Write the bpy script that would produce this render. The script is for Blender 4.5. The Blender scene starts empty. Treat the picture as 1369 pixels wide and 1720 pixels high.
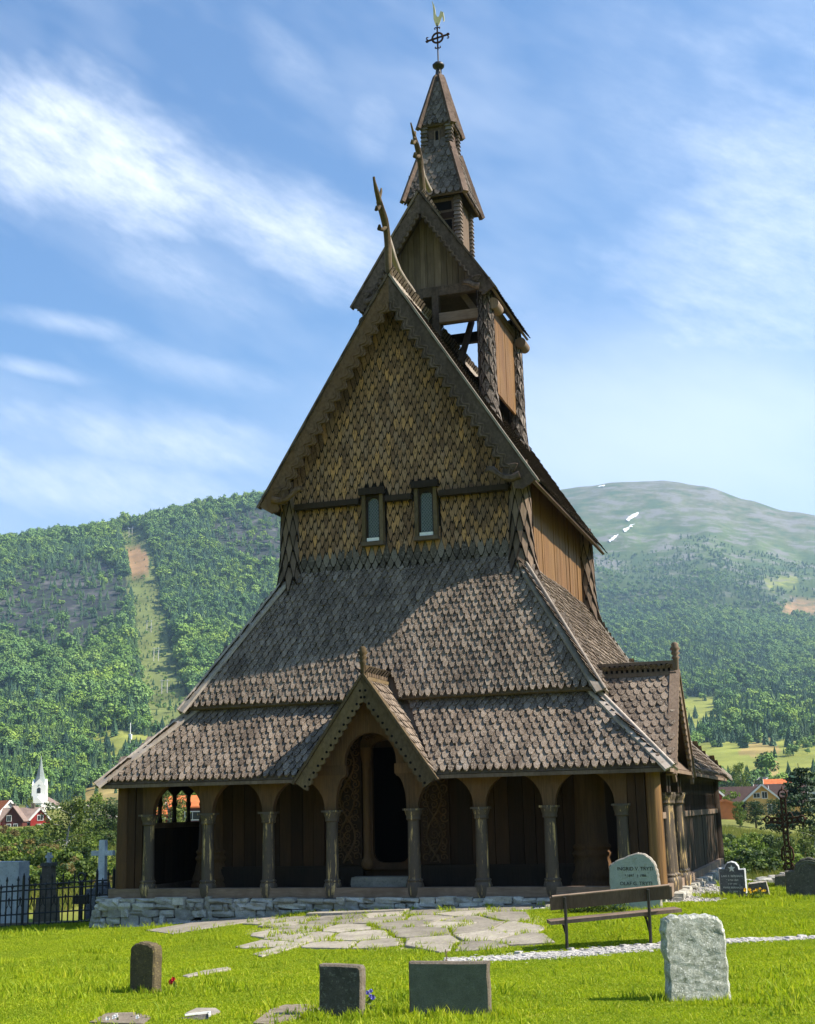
import bpy, bmesh, math, random
import numpy as np
from math import sin, cos, pi, sqrt, atan2, radians, hypot, exp
from mathutils import Vector as V, Matrix
random.seed(7); RNG = np.random.default_rng(11)
SC = bpy.context.scene
COL = SC.collection
# ------------------------------------------------------------------ camera
FPX, YAW, PITCH, ROLL = 2177.4, -0.3098, 0.2260, -0.0231
CAM = np.array([9.0789, -25.5314, 1.6676])
def cam_axes():
    cy, sy, cp, sp = cos(YAW), sin(YAW), cos(PITCH), sin(PITCH)
    f = np.array([sy*cp, cy*cp, sp]); r0 = np.array([cy, -sy, 0.]); u0 = np.cross(r0, f)
    return cos(ROLL)*r0+sin(ROLL)*u0, -sin(ROLL)*r0+cos(ROLL)*u0, f
CR, CU, CF = cam_axes()
def ray(px, py):
    return CF*FPX+CR*(px-684.5)-CU*(py-860.)
def un(px, py, ax, v):                       # a sight line met with the plane axis = v
    d = ray(px, py); t = (v-CAM[ax])/d[ax]; return CAM+t*d
def proj(P):                                 # world points (N,3) -> photograph pixels
    d = np.asarray(P, float)-CAM; z = d@CF
    return 684.5+FPX*(d@CR)/z, 860.-FPX*(d@CU)/z
cd = bpy.data.cameras.new('camera'); cam = bpy.data.objects.new('camera', cd); COL.objects.link(cam)
cd.sensor_fit = 'HORIZONTAL'; cd.sensor_width = 36; cd.lens = FPX/1369*36
cd.clip_start = .1; cd.clip_end = 40000
M = Matrix(((CR[0], CU[0], -CF[0]), (CR[1], CU[1], -CF[1]), (CR[2], CU[2], -CF[2]))).to_4x4()
M.translation = V(CAM); cam.matrix_world = M
SC.camera = cam
# ------------------------------------------------------------------ light
SUN_DIR = V((1.0, .13, .98)).normalized()
SUN_EL = math.asin(SUN_DIR.z); SUN_AZ = atan2(SUN_DIR.x, SUN_DIR.y)
ld = bpy.data.lights.new('sun', 'SUN'); lo = bpy.data.objects.new('sun', ld); COL.objects.link(lo)
ld.energy = 5.0; ld.angle = radians(.53); ld.color = (1, .91, .78)
lo.rotation_euler = (-SUN_DIR).to_track_quat('-Z', 'Y').to_euler()
lo.location = (30, 0, 40)
SC.view_settings.view_transform = 'Standard'; SC.view_settings.look = 'None'
SC.view_settings.gamma = 1; SC.view_settings.use_curve_mapping = False
SC.view_settings.exposure = 1.2
SC.cycles.use_denoising = True
SC.cycles.max_bounces = 6; SC.cycles.diffuse_bounces = 3; SC.cycles.volume_bounces = 0
SC.cycles.transparent_max_bounces = 8; SC.cycles.caustics_reflective = False; SC.cycles.caustics_refractive = False
W = bpy.data.worlds.new('World'); SC.world = W; W.use_nodes = True
class NT:                                     # small node helper
    def __init__(s, t): s.t = t; s.n = t.nodes; s.l = t.links
    def new(s, ty, **kw):
        n = s.n.new(ty)
        for k, v in kw.items(): setattr(n, k, v)
        return n
    def put(s, sock, v):
        if hasattr(v, 'is_output') or hasattr(v, 'links'): s.l.new(v, sock)
        elif v is not None:
            if isinstance(v, (tuple, list)) and len(v) == 3 and sock.type == 'RGBA': v = (*v, 1)
            sock.default_value = v
    def math(s, op, a, b=None, c=None, clamp=False):
        n = s.new('ShaderNodeMath', operation=op, use_clamp=clamp)
        s.put(n.inputs[0], a)
        if b is not None: s.put(n.inputs[1], b)
        if c is not None: s.put(n.inputs[2], c)
        return n.outputs[0]
    def mix(s, f, a, b, bt='MIX'):
        n = s.new('ShaderNodeMix', data_type='RGBA', blend_type=bt, clamp_factor=True)
        s.put(n.inputs[0], f); s.put(n.inputs[6], a); s.put(n.inputs[7], b); return n.outputs[2]
    def noise(s, vec, scale, detail=4, rough=.55, dim='3D', dist=0):
        n = s.new('ShaderNodeTexNoise', noise_dimensions=dim)
        if vec is not None: s.l.new(vec, n.inputs['Vector'])
        n.inputs['Scale'].default_value = scale; n.inputs['Detail'].default_value = detail
        n.inputs['Roughness'].default_value = rough; n.inputs['Distortion'].default_value = dist
        return n.outputs[0]
    def ramp(s, f, stops):
        n = s.new('ShaderNodeValToRGB'); s.l.new(f, n.inputs[0]); e = n.color_ramp.elements
        while len(e) < len(stops): e.new(.5)
        for i, (p, c) in enumerate(stops):
            e[i].position = p; e[i].color = (*c, 1) if isinstance(c, (tuple, list)) else (c, c, c, 1)
        return n.outputs[0]
    def mapr(s, v, a, b, c=0, d=1):
        n = s.new('ShaderNodeMapRange', clamp=True)
        s.put(n.inputs[0], v)
        for i, x in enumerate((a, b, c, d)): n.inputs[i+1].default_value = x
        return n.outputs[0]
    def mapping(s, vec, scale=(1, 1, 1), rot=(0, 0, 0), loc=(0, 0, 0)):
        n = s.new('ShaderNodeMapping'); s.l.new(vec, n.inputs[0])
        n.inputs['Scale'].default_value = scale; n.inputs['Rotation'].default_value = rot; n.inputs['Location'].default_value = loc
        return n.outputs[0]
CLOUDS = (
    (210, 285, 300, 120, 24, .92, 1), (460, 385, 260, 100, 18, .72, 1), (95, 200, 170, 75, 10, .95, 1), (30, 255, 170, 85, 20, .8, 1), (300, 450, 200, 70, 20, .4, 1),
    (120, 545, 120, 22, 8, .5, 1), (60, 622, 130, 18, 7, .42, 1), (330, 615, 190, 34, 12, .32, 1),
    (240, 740, 360, 60, 7, .58, 1), (150, 815, 380, 75, 4, .58, 1),
    (630, 190, 60, 90, 10, .22, 1), (500, 110, 130, 45, 35, .22, 1),
    (1290, 450, 300, 420, 12, .5, 1), (1130, 730, 640, 230, 5, .5, 0), (1150, 260, 330, 220, 25, .20, 1), (1000, 600, 300, 120, 20, .25, 1))
def build_world():
    t = NT(W.node_tree); t.n.clear()
    out = t.new('ShaderNodeOutputWorld'); bg = t.new('ShaderNodeBackground'); t.l.new(bg.outputs[0], out.inputs[0])
    sky = t.new('ShaderNodeTexSky', sky_type='NISHITA'); sky.sun_disc = False
    sky.sun_elevation = SUN_EL; sky.sun_rotation = SUN_AZ; sky.altitude = 50
    sky.air_density = 1.15; sky.dust_density = .55; sky.ozone_density = 2.2
    tc = t.new('ShaderNodeTexCoord'); sp = t.new('ShaderNodeSeparateXYZ'); t.l.new(tc.outputs['Generated'], sp.inputs[0])
    az = t.math('ARCTAN2', sp.outputs[0], sp.outputs[1]); el = t.math('ARCSINE', sp.outputs[2])
    cb = t.new('ShaderNodeCombineXYZ'); t.l.new(az, cb.inputs[0]); t.l.new(el, cb.inputs[1]); ae = cb.outputs[0]
    def azel(px, py):
        d = ray(px, py); return atan2(d[0], d[1]), math.asin(d[2]/np.linalg.norm(d))
    K = 2177.
    total = None
    ar = t.mapping(ae, rot=(0, 0, radians(24)))
    n1 = t.noise(t.mapping(ar, scale=(3.6, 8.5, 1)), 2.0, 4, .6)
    n2 = t.noise(t.mapping(ar, scale=(9, 24, 1), loc=(3, 1, 0)), 2.6, 7, .70)
    dn = t.math('SUBTRACT', n1, .5)
    tex = t.mapr(n2, .26, .72, .34, 1)
    # thin drifting cloud streaks: a soft patch each, torn by stretched noise
    for (px, py, a, b, ang, amp, nz) in CLOUDS:
        a0, e0 = azel(px, py)
        cn, sn = cos(radians(ang)), sin(radians(ang))
        da = t.math('SUBTRACT', az, a0); de = t.math('SUBTRACT', el, e0)
        x = t.math('MULTIPLY_ADD', da, cn*K/a, t.math('MULTIPLY', de, -sn*K/a))
        y = t.math('MULTIPLY_ADD', da, sn*K/b, t.math('MULTIPLY', de, cn*K/b))
        d = t.math('SQRT', t.math('MULTIPLY_ADD', x, x, t.math('MULTIPLY', y, y)))
        d = t.math('MULTIPLY_ADD', dn, 1.8 if nz else .6, d)
        g = t.new('ShaderNodeMapRange', interpolation_type='SMOOTHSTEP'); t.l.new(d, g.inputs[0])
        for i, v in enumerate((1.3, .05, 0, amp)): g.inputs[i+1].default_value = v
        g = g.outputs[0]
        if nz: g = t.math('MULTIPLY', g, tex)
        total = g if total is None else t.math('MAXIMUM', total, g)
    # faint veil everywhere, thicker towards the horizon
    wide = t.noise(t.mapping(ar, scale=(1.5, 4, 1)), 2.4, 4, .6)
    veil = t.math('MULTIPLY', t.mapr(wide, .46, .85), .30)
    total = t.math('MAXIMUM', total, veil, clamp=True)
    hz = t.mapr(el, .34, .06, 0, .40)
    skyc = t.mix(1.0, sky.outputs[0], (.50, .69, .88), 'MULTIPLY')
    skyc = t.mix(hz, skyc, (5.2, 5.35, 5.8))
    c = t.mix(t.math('MULTIPLY', total, .9, clamp=True), skyc, (6.9, 7.1, 7.5))
    t.l.new(c, bg.inputs[0]); bg.inputs[1].default_value = .10
build_world()
W.cycles.sampling_method = 'MANUAL'; W.cycles.sample_map_resolution = 256
# ------------------------------------------------------------------ mesh helpers
class MB:
    def __init__(s): s.v = []; s.f = []; s.m = []; s.r = []; s.sm = []
    def add(s, vs, fs, mi=0, r=None, smooth=False):
        o = len(s.v); s.v.extend(tuple(map(float, p)) for p in vs)
        if r is None: r = random.random()
        for i, f in enumerate(fs):
            s.f.append(tuple(o+k for k in f)); s.m.append(mi[i] if isinstance(mi, (list, tuple)) else mi); s.r.append(r); s.sm.append(smooth)
    def box(s, lo, hi, mi=0, r=None, rot=None, piv=None):
        (a, b, c), (d, e, f) = lo, hi
        vs = [V((x, y, z)) for z in (c, f) for y in (b, e) for x in (a, d)]
        if rot is not None:
            p = V(piv) if piv is not None else V(((a+d)/2, (b+e)/2, (c+f)/2))
            vs = [rot @ (q-p)+p for q in vs]
        s.add(vs, [(0, 2, 3, 1), (4, 5, 7, 6), (0, 1, 5, 4), (2, 6, 7, 3), (0, 4, 6, 2), (1, 3, 7, 5)], mi, r)
    def beam(s, p, q, w, h, up=(0, 0, 1), mi=0, r=None, w2=None, h2=None):
        p, q = V(p), V(q); d = (q-p).normalized(); up = V(up)
        x = d.cross(up).normalized(); y = x.cross(d)
        w2 = w if w2 is None else w2; h2 = h if h2 is None else h2
        vs = [c+x*sx*ww/2+y*sy*hh/2 for c, ww, hh in ((p, w, h), (q, w2, h2)) for sx, sy in ((-1, -1), (1, -1), (1, 1), (-1, 1))]
        s.add(vs, [(0, 1, 2, 3), (7, 6, 5, 4), (0, 4, 5, 1), (1, 5, 6, 2), (2, 6, 7, 3), (3, 7, 4, 0)], mi, r)
    def prism(s, poly, o, ux, uy, th, mi=0, r=None, smi=None):
        o, ux, uy = V(o), V(ux).normalized(), V(uy).normalized(); n = ux.cross(uy)
        k = len(poly)
        f = [o+ux*a+uy*b+n*(th/2) for a, b in poly]; g = [p-n*th for p in f]
        area = sum(poly[i][0]*poly[(i+1) % k][1]-poly[(i+1) % k][0]*poly[i][1] for i in range(k))
        if area < 0: f.reverse(); g.reverse()
        tri = [tuple(range(k))]; fs = tri+[tuple(range(2*k-1, k-1, -1))]
        fs += [(k+i, k+(i+1) % k, (i+1) % k, i) for i in range(k)]
        if smi is None: smi = mi
        s.add(f+g, fs, [mi, mi]+[smi]*k, r)
    def lathe(s, prof, c, n=16, mi=0, r=None, ang=0, sx=1, sy=1, a0=0, a1=2*pi, smooth=True):
        c = V(c); vs = []; full = abs(a1-a0-2*pi) < 1e-6; m = n if full else n+1
        for rr, z in prof:
            for i in range(m):
                a = a0+(a1-a0)*i/n+ang; vs.append(c+V((rr*cos(a)*sx, rr*sin(a)*sy, z)))
        fs = []
        for j in range(len(prof)-1):
            for i in range(n):
                k = (i+1) % m
                fs.append((j*m+i, j*m+k, (j+1)*m+k, (j+1)*m+i))
        s.add(vs, fs, mi, r, smooth)
        if full:
            s.add([vs[i] for i in range(n)], [tuple(range(n-1, -1, -1))], mi, r)
            s.add([vs[(len(prof)-1)*m+i] for i in range(n)], [tuple(range(n))], mi, r)
    def tube(s, pts, rad, n=8, mi=0, r=None, flat=1, smooth=True):
        pts = [V(p) for p in pts]; L = len(pts); vs = []
        if not isinstance(rad, (list, tuple)): rad = [rad]*L
        x = None
        for i, p in enumerate(pts):
            d = (pts[min(i+1, L-1)]-pts[max(i-1, 0)]).normalized()
            if x is None:
                x = d.cross(V((0, 1, 0)) if abs(d.y) < .9 else V((1, 0, 0))).normalized()
            else: x = (x-d*x.dot(d)).normalized()
            y = d.cross(x)
            for k in range(n):
                a = 2*pi*k/n; vs.append(p+x*cos(a)*rad[i]+y*sin(a)*rad[i]*flat)
        fs = [(i*n+k, i*n+(k+1) % n, (i+1)*n+(k+1) % n, (i+1)*n+k) for i in range(L-1) for k in range(n)]
        s.add(vs, fs, mi, r, smooth); m0 = len(s.v)-len(vs)
        for cp in (tuple(range(n-1, -1, -1)), tuple((L-1)*n+k for k in range(n))): s.add([vs[k] for k in cp], [tuple(range(n))], mi, s.r[-1])
    def build(s, name, mats, parent=None, cleanup=False):
        me = bpy.data.meshes.new(name); me.from_pydata(s.v, [], s.f)
        if not isinstance(mats, (list, tuple)): mats = [mats]
        for m in mats: me.materials.append(m)
        n = len(me.polygons)
        me.polygons.foreach_set('material_index', np.array(s.m, np.int32))
        me.polygons.foreach_set('use_smooth', np.array(s.sm, bool))
        a = me.attributes.new('rnd', 'FLOAT', 'FACE'); a.data.foreach_set('value', np.array(s.r, np.float32))
        me.update()
        o = bpy.data.objects.new(name, me); COL.objects.link(o)
        if parent is not None: o.parent = parent
        return o
def empty(name, loc=(0, 0, 0)):
    o = bpy.data.objects.new(name, None); o.location = loc; COL.objects.link(o); o.empty_display_size = .2; return o
def tag(o, label=None, cat=None, group=None, kind=None):
    if label: o['label'] = label
    if cat: o['category'] = cat
    if group: o['group'] = group
    if kind: o['kind'] = kind
    return o
def obj_from(name, me, parent=None, mat=None):
    o = bpy.data.objects.new(name, me); COL.objects.link(o)
    if parent is not None: o.parent = parent
    if mat is not None: o.matrix_local = mat
    return o
# vectorised value noise
_P = np.random.default_rng(5).random((256, 256))
def vn(x, y):
    x = np.asarray(x, float); y = np.asarray(y, float)
    xi = np.floor(x).astype(int); yi = np.floor(y).astype(int); fx = x-xi; fy = y-yi
    fx = fx*fx*(3-2*fx); fy = fy*fy*(3-2*fy); g = lambda a, b: _P[a & 255, b & 255]
    return (g(xi, yi)*(1-fx)+g(xi+1, yi)*fx)*(1-fy)+(g(xi, yi+1)*(1-fx)+g(xi+1, yi+1)*fx)*fy
def fbm(x, y, o=5, lac=2.03, gain=.5):
    t = 0; a = 1; s = 0
    for i in range(o): t = t+a*(vn(x+17.3*i, y-9.1*i)-.5); s += a; a *= gain; x = x*lac; y = y*lac
    return t/s*2
# ------------------------------------------------------------------ materials
def mat(name, fn, rough=.8, spec=.25):
    m = bpy.data.materials.new(name); m.use_nodes = True; t = NT(m.node_tree); t.n.clear()
    out = t.new('ShaderNodeOutputMaterial'); b = t.new('ShaderNodeBsdfPrincipled'); t.l.new(b.outputs[0], out.inputs[0])
    b.inputs['Roughness'].default_value = rough; b.inputs['Specular IOR Level'].default_value = spec
    t.b = b; t.out = out; t.name = name
    tc = t.new('ShaderNodeTexCoord'); t.o = tc.outputs['Object']
    r = fn(t)
    if r is not None: t.put(b.inputs['Base Color'], r)
    return m
def rnd(t):
    a = t.new('ShaderNodeAttribute', attribute_name='rnd'); oi = t.new('ShaderNodeObjectInfo')
    return t.math('FRACT', t.math('ADD', a.outputs['Fac'], oi.outputs['Random']))
def geo_pos(t): return t.new('ShaderNodeNewGeometry').outputs['Position']
def bump(t, h, strength=.5, dist=.02):
    n = t.new('ShaderNodeBump'); n.inputs['Strength'].default_value = strength; n.inputs['Distance'].default_value = dist
    t.l.new(h, n.inputs['Height']); t.l.new(n.outputs[0], t.b.inputs['Normal'])
def wood(c1, c2, c3, grain=(1, 1, .06), scale=30, b=.6, bd=.01, patch=1.2, rv=.35):
    def fn(t):
        p = geo_pos(t); r = rnd(t)
        g = t.noise(t.mapping(p, scale=grain), scale, 5, .65)
        big = t.noise(t.mapping(p, scale=(1, 1, .5)), patch, 5, .6)
        c = t.mix(t.mapr(g, .3, .72), c1, c2)
        c = t.mix(t.math('MULTIPLY', t.mapr(big, .45, .72), .8), c, c3)
        c = t.mix(1, c, t.ramp(r, [(0, (1-rv,)*3), (1, (1+rv,)*3)]), 'MULTIPLY')
        bump(t, g, b, bd); return c
    return fn
def hexc(h, k=1):                              # srgb hex -> linear
    v = [int(h[i:i+2], 16)/255 for i in (0, 2, 4)]
    return tuple(k*(x/12.92 if x <= .04045 else ((x+.055)/1.055)**2.4) for x in v)
def m_roof(t):                                 # grey weathered roof shingles with tan wear and lichen grains
    p = geo_pos(t); r = rnd(t)
    c = t.ramp(r, [(0, (.050, .033, .022)), (.35, (.102, .070, .048)), (.7, (.175, .126, .091)), (1, (.275, .212, .160))])
    n1 = t.noise(p, 26, 4, .7); n2 = t.noise(p, 75, 3, .7); n3 = t.noise(t.mapping(p, scale=(2.4, 1.0, .35)), 1.1, 5, .65)
    c = t.mix(t.mapr(n1, .5, .68), c, (.33, .262, .202))
    c = t.mix(t.mapr(n2, .53, .64), c, (.42, .37, .31))
    c = t.mix(t.mapr(n2, .46, .36), c, (.055, .042, .034))
    c = t.mix(t.math('MULTIPLY', t.mapr(n3, .48, .66), .62), c, (.085, .064, .050))
    c = t.mix(t.math('MULTIPLY', t.mapr(n3, .42, .30), .35), c, (.40, .35, .30))
    bump(t, t.math('ADD', n1, n2), .9, .012); return c
def m_roofgrey(t):                             # cooler grey shingles of the steeple
    p = geo_pos(t); r = rnd(t)
    c = t.ramp(r, [(0, (.060, .048, .040)), (.5, (.120, .098, .082)), (1, (.215, .180, .155))])
    n1 = t.noise(p, 18, 4, .7); n2 = t.noise(p, 70, 3, .7)
    c = t.mix(t.mapr(n1, .5, .7), c, (.25, .215, .19)); c = t.mix(t.mapr(n2, .45, .35), c, (.05, .045, .043))
    bump(t, n2, .7, .01); return c
def m_wallsh(t):                               # tarred wall shingles worn to gold
    p = geo_pos(t); r = rnd(t); sx = t.new('ShaderNodeSeparateXYZ'); t.l.new(p, sx.inputs[0])
    c = t.ramp(r, [(0, (.16, .088, .050)), (.2, (.25, .140, .075)), (.45, (.34, .190, .092)), (.62, (.29, .182, .118)), (.8, (.41, .232, .108)), (1, (.52, .275, .105))])
    n1 = t.noise(t.mapping(p, scale=(1, 1, .35)), 24, 5, .7); n3 = t.noise(p, .75, 4, .6); n2 = t.noise(p, 55, 3, .6)
    c = t.mix(t.math('MULTIPLY', t.mapr(n1, .5, .34), .8), c, (.055, .034, .016))
    c = t.mix(t.mapr(n2, .58, .7), c, (.46, .33, .20))
    dk = t.math('MULTIPLY', t.mapr(n3, .5, .7), .5); c = t.mix(dk, c, (.045, .034, .024))
    bump(t, n1, .6, .012); return c
def m_stone(c1, c2, c3, s=3, lich=(.42, .43, .36), la=.5, b=.8):
    def fn(t):
        p = geo_pos(t); r = rnd(t)
        n = t.noise(p, s, 6, .65); n2 = t.noise(p, s*9, 4, .7); n3 = t.noise(p, s*3.2, 3, .6)
        c = t.mix(t.mapr(n, .32, .68), c1, c2); c = t.mix(t.mapr(n2, .5, .75), c, c3)
        c = t.mix(t.math('MULTIPLY', t.mapr(n3, .58, .66), la), c, lich)
        c = t.mix(1, c, t.ramp(r, [(0, (.72,)*3), (1, (1.25,)*3)]), 'MULTIPLY')
        bump(t, t.math('ADD', n2, n), b, .02); return c
    return fn
def flat(c, nz=.25, s=8):
    def fn(t):
        p = geo_pos(t); n = t.noise(p, s, 5, .6)
        return t.mix(1, (*c, 1), t.ramp(n, [(.25, (1-nz,)*3), (.75, (1+nz,)*3)]), 'MULTIPLY')
    return fn
def leafmat(c1, c2, c3, tr=.35, hue=.0):
    def fn(t):
        r = rnd(t); p = geo_pos(t); n = t.noise(p, .9, 3, .6)
        c = t.ramp(r, [(0, c1), (.55, c2), (1, c3)])
        c = t.mix(t.mapr(n, .35, .7), c, t.mix(1, c, (1.35, 1.25, .8), 'MULTIPLY'))
        d = t.b; d.inputs['Roughness'].default_value = .6
        tl = t.new('ShaderNodeBsdfTranslucent'); t.l.new(c, tl.inputs[0])
        ms = t.new('ShaderNodeMixShader'); ms.inputs[0].default_value = tr
        t.l.new(d.outputs[0], ms.inputs[1]); t.l.new(tl.outputs[0], ms.inputs[2]); t.l.new(ms.outputs[0], t.out.inputs[0])
        return c
    return fn
MT = {}
def defm(k, fn, rough=.8, spec=.25): MT[k] = mat(k, fn, rough, spec)
defm('roof', m_roof, .9, .15); defm('roof_grey', m_roofgrey, .9, .15); defm('wall_shingle', m_wallsh, .8, .2)
defm('tar_edge', flat((.014, .010, .007), .3), .8, .15)
defm('roof_edge', flat((.022, .015, .010), .4, 30), .9, .1)  # near-black shingle sides: shade of the gaps put into the colour
defm('tar_wood', wood((.020, .013, .009), (.038, .026, .017), (.058, .034, .017), rv=.3), .75, .18)
defm('dark_plank', wood((.024, .013, .007), (.044, .023, .011), (.070, .032, .013), rv=.4, patch=.9), .75, .18)
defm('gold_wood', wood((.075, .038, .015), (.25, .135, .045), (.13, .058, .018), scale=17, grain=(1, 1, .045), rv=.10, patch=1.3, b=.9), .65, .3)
defm('grey_wood', wood((.120, .086, .062), (.215, .158, .116), (.092, .064, .045), scale=26, patch=1.6), .85, .15)
defm('pale_board', wood((.27, .228, .19), (.41, .355, .305), (.19, .155, .125), scale=20, grain=(1, 1, .5), patch=2.), .9, .12)
defm('barge_wood', wood((.066, .040, .024), (.165, .104, .062), (.130, .070, .028), scale=14, grain=(1, 1, .8), patch=2.2, b=.9), .85, .15)
defm('barge_grey', wood((.070, .049, .038), (.175, .126, .100), (.058, .039, .030), scale=14, grain=(1, 1, .8), patch=2.2, b=.9), .85, .15)
defm('moss_wood', wood((.070, .050, .030), (.150, .110, .064), (.120, .080, .030), scale=16, grain=(1, 1, .6), patch=2.), .85, .15)
defm('sill_wood', wood((.15, .105, .075), (.25, .185, .135), (.12, .085, .06), scale=26, grain=(.15, 1, 1), patch=2.5), .85, .15)
def m_column(t):                               # dark tarred column, flaked to pale wood in streaks
    p = geo_pos(t); g = t.noise(t.mapping(p, scale=(1, 1, .07)), 15, 6, .72); g2 = t.noise(t.mapping(p, scale=(1, 1, .2)), 60, 3, .7)
    c = t.mix(g2, (.044, .032, .023), (.100, .076, .054))
    f = t.math('MULTIPLY', t.mapr(g, .55, .60), t.mapr(t.noise(p, 2.4, 3, .6), .40, .52))
    c = t.mix(f, c, (.52, .36, .15)); bump(t, g2, .6, .008); return c
defm('column', m_column, .6, .35)
defm('dragon_wood', wood((.040, .028, .018), (.105, .075, .045), (.15, .115, .05), scale=14, grain=(1, 1, .8)), .85, .15)
defm('arch_wood', wood((.060, .034, .017), (.125, .072, .035), (.165, .080, .029), rv=.2, patch=1.8), .75, .18)  # brighter copy of the plank wood; light on the spandrels put into its colour
defm('dark_void', flat((.006, .005, .005), .1), .9, .1)  # near-black standing in for the shade inside holes and openings
def m_glass(t):
    t.b.inputs['Roughness'].default_value = .12; t.b.inputs['Specular IOR Level'].default_value = .5
    return t.mix(t.noise(geo_pos(t), 9, 3), (.030, .048, .036), (.065, .085, .062))
defm('old_glass', m_glass)
defm('lead', flat((.20, .22, .18), .2), .6, .4)
defm('iron', flat((.012, .012, .014), .3, 30), .5, .5)
defm('rust', flat((.050, .024, .014), .6, 40), .8, .2)
defm('gilt', flat((.75, .62, .30), .2), .35, .6)
defm('white_paint', flat((.78, .77, .74), .06), .6, .3)
defm('stone_wall', m_stone((.30, .285, .24), (.52, .50, .44), (.19, .18, .15), 4, (.42, .41, .24), .5), .9, .15)
defm('slab', m_stone((.20, .18, .145), (.32, .29, .24), (.14, .125, .10), 2.2, (.34, .34, .20), .4, .4), .9, .15)
defm('gravel', m_stone((.34, .33, .31), (.56, .55, .53), (.20, .195, .19), 30, (.66, .66, .65), .7, .8), .9, .15)
defm('pebble', flat((.40, .385, .365), .45, 25), .9, .15)
# ------------------------------------------------------------------ the stave church
CH = empty('stave_church', (0, 0, 0))
tag(CH, 'tall dark tarred wooden stave church with stacked shingle roofs and a spire', 'church')
YC = 6.4                                       # middle of the nave along Y
# --- shingles -------------------------------------------------------------
def tip(kind, w, hp):
    if kind == 'diamond': return [(-w/2, hp), (-w*.05, 0), (w*.05, 0), (w/2, hp)]
    return [(-w/2, hp), (-w*.40, hp*.45), (-w*.14, 0), (w*.14, 0), (w*.40, hp*.45), (w/2, hp)]   # round
def shingle_geo(kind, w, L, hp, lift, th, drop=.006, bev=0., cham=.35):
    """a wedge shaped shingle, thick at its cut tip; bev insets the worn face inside a dark chamfer"""
    out = tip(kind, w, hp)+[(w/2*.96, L), (-w/2*.96, L)]
    k = len(out); Z = lambda y: lift*(1-y/L)+drop; T = lambda y: th*(1-.6*y/L)
    bot = [(x, y, Z(y)) for x, y in out]
    if not bev:
        vs = [(x, y, Z(y)+T(y)) for x, y in out]+bot
        fs = [tuple(range(k))]; mi = [0]
        for i in range(k):
            j = (i+1) % k
            if i != k-2: fs.append((k+i, k+j, j, i)); mi.append(0 if 0 < i < k-4 else 1)
        return vs, fs, mi
    cy = hp*1.0
    ins = []
    for x, y in out:
        if y >= L: ins.append((x*(1-2*bev/w), y)); continue
        ins.append((x*(1-2*bev/w), y+(bev*hp/(w/2)*1.05 if y < hp*.9 else 0)))
    vs = [(x, y, Z(y)+T(y)) for x, y in ins]+[(x, y, Z(y)+T(y)*(1-cham)) for x, y in out]+bot
    fs = [tuple(range(k))]; mi = [0]
    for i in range(k):
        j = (i+1) % k
        if i == k-2: continue
        fs.append((k+i, k+j, j, i)); mi.append(1); fs.append((2*k+i, 2*k+j, k+j, k+i)); mi.append(1)
    return vs, fs, mi
def frame_of(E0, E1, T0):
    E0, E1, T0 = V(E0), V(E1), V(T0); u = (E1-E0).normalized(); n = u.cross(T0-E0).normalized(); v = n.cross(u)
    return E0, u, v, n
def inpoly(x, y, P):
    c = False; j = len(P)-1
    for i in range(len(P)):
        (a, b), (d, e) = P[i], P[j]
        if (b > y) != (e > y) and x < (d-a)*(y-b)/(e-b)+a: c = not c
        j = i
    return c
def lay(corners, pitch, row, kind, w, L, hp, lift, th, skip=None, pad=.0, jit=1., v0=0.0, sag=0., strict=0.):
    """positions of shingles on the roof face; corners: eave0, eave1, top1, top0 seen from outside"""
    o, u, v, n = frame_of(corners[0], corners[1], corners[-1])
    P = [((V(c)-o).dot(u), (V(c)-o).dot(v)) for c in corners]
    umin = min(p[0] for p in P); umax = max(p[0] for p in P); vmax = max(p[1] for p in P)
    res = []; r = 0; y = v0
    while y < vmax-.04:
        x = umin-pitch+(pitch/2 if r % 2 else 0)
        while x < umax+pitch:
            cy = min(y+row*.55, vmax-.02)
            if strict and not (inpoly(x-pitch*strict, max(cy, .01), P) and inpoly(x+pitch*strict, max(cy, .01), P)): x += pitch; continue
            if inpoly(x, max(cy, .01), P) or inpoly(x-pitch*.3, max(cy, .01), P) or inpoly(x+pitch*.3, max(cy, .01), P):
                p = o+u*(x+random.gauss(0, .006)*jit)+v*(y+random.gauss(0, .010)*jit)
                if sag: p = p+n*(sag*sin(x*1.7+y*.9)+sag*.6*sin(x*.63-1.3*y+1))
                if skip is None or not skip(p): res.append((p-v*(.035*random.random() if random.random() < .04 else 0), u, v, n, random.gauss(0, .022 if random.random() > .04 else .09)*jit, random.gauss(0, .5)*jit, r))
            x += pitch
        y += row*(1+random.gauss(0, .02)); r += 1
    return res
def shingle_mat(s, up=0.):
    p, u, v, n, rot, tl, r = s
    c, sn = cos(rot), sin(rot); u2 = u*c+v*sn; v2 = v*c-u*sn
    Mx = Matrix((u2, v2, n)).transposed().to_4x4(); Mx.translation = p+n*(.004*(tl))
    return Mx
def put_merged(mb, lst, geo, rsel=None):
    vs, fs, mi = geo
    for s in lst:
        Mx = shingle_mat(s); k = 1+random.gauss(0, .04)
        mb.add([Mx @ V((a*k, b, c*(1+.25*s[5]*.3))) for a, b, c in vs], fs, mi, random.random() if rsel is None else rsel(s))
def put_objects(name, lst, geos, mats, parent):
    ms = []
    for vs, fs, mi in geos:
        me = bpy.data.meshes.new(name); me.from_pydata(vs, [], fs); me.polygons.foreach_set('material_index', np.array(mi, np.int32))
        for m in mats: me.materials.append(m)
        a = me.attributes.new('rnd', 'FLOAT', 'FACE'); a.data.foreach_set('value', np.full(len(fs), 0., np.float32)); me.update(); ms.append(me)
    for s in lst: obj_from(name, random.choice(ms), parent, shingle_mat(s))
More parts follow.
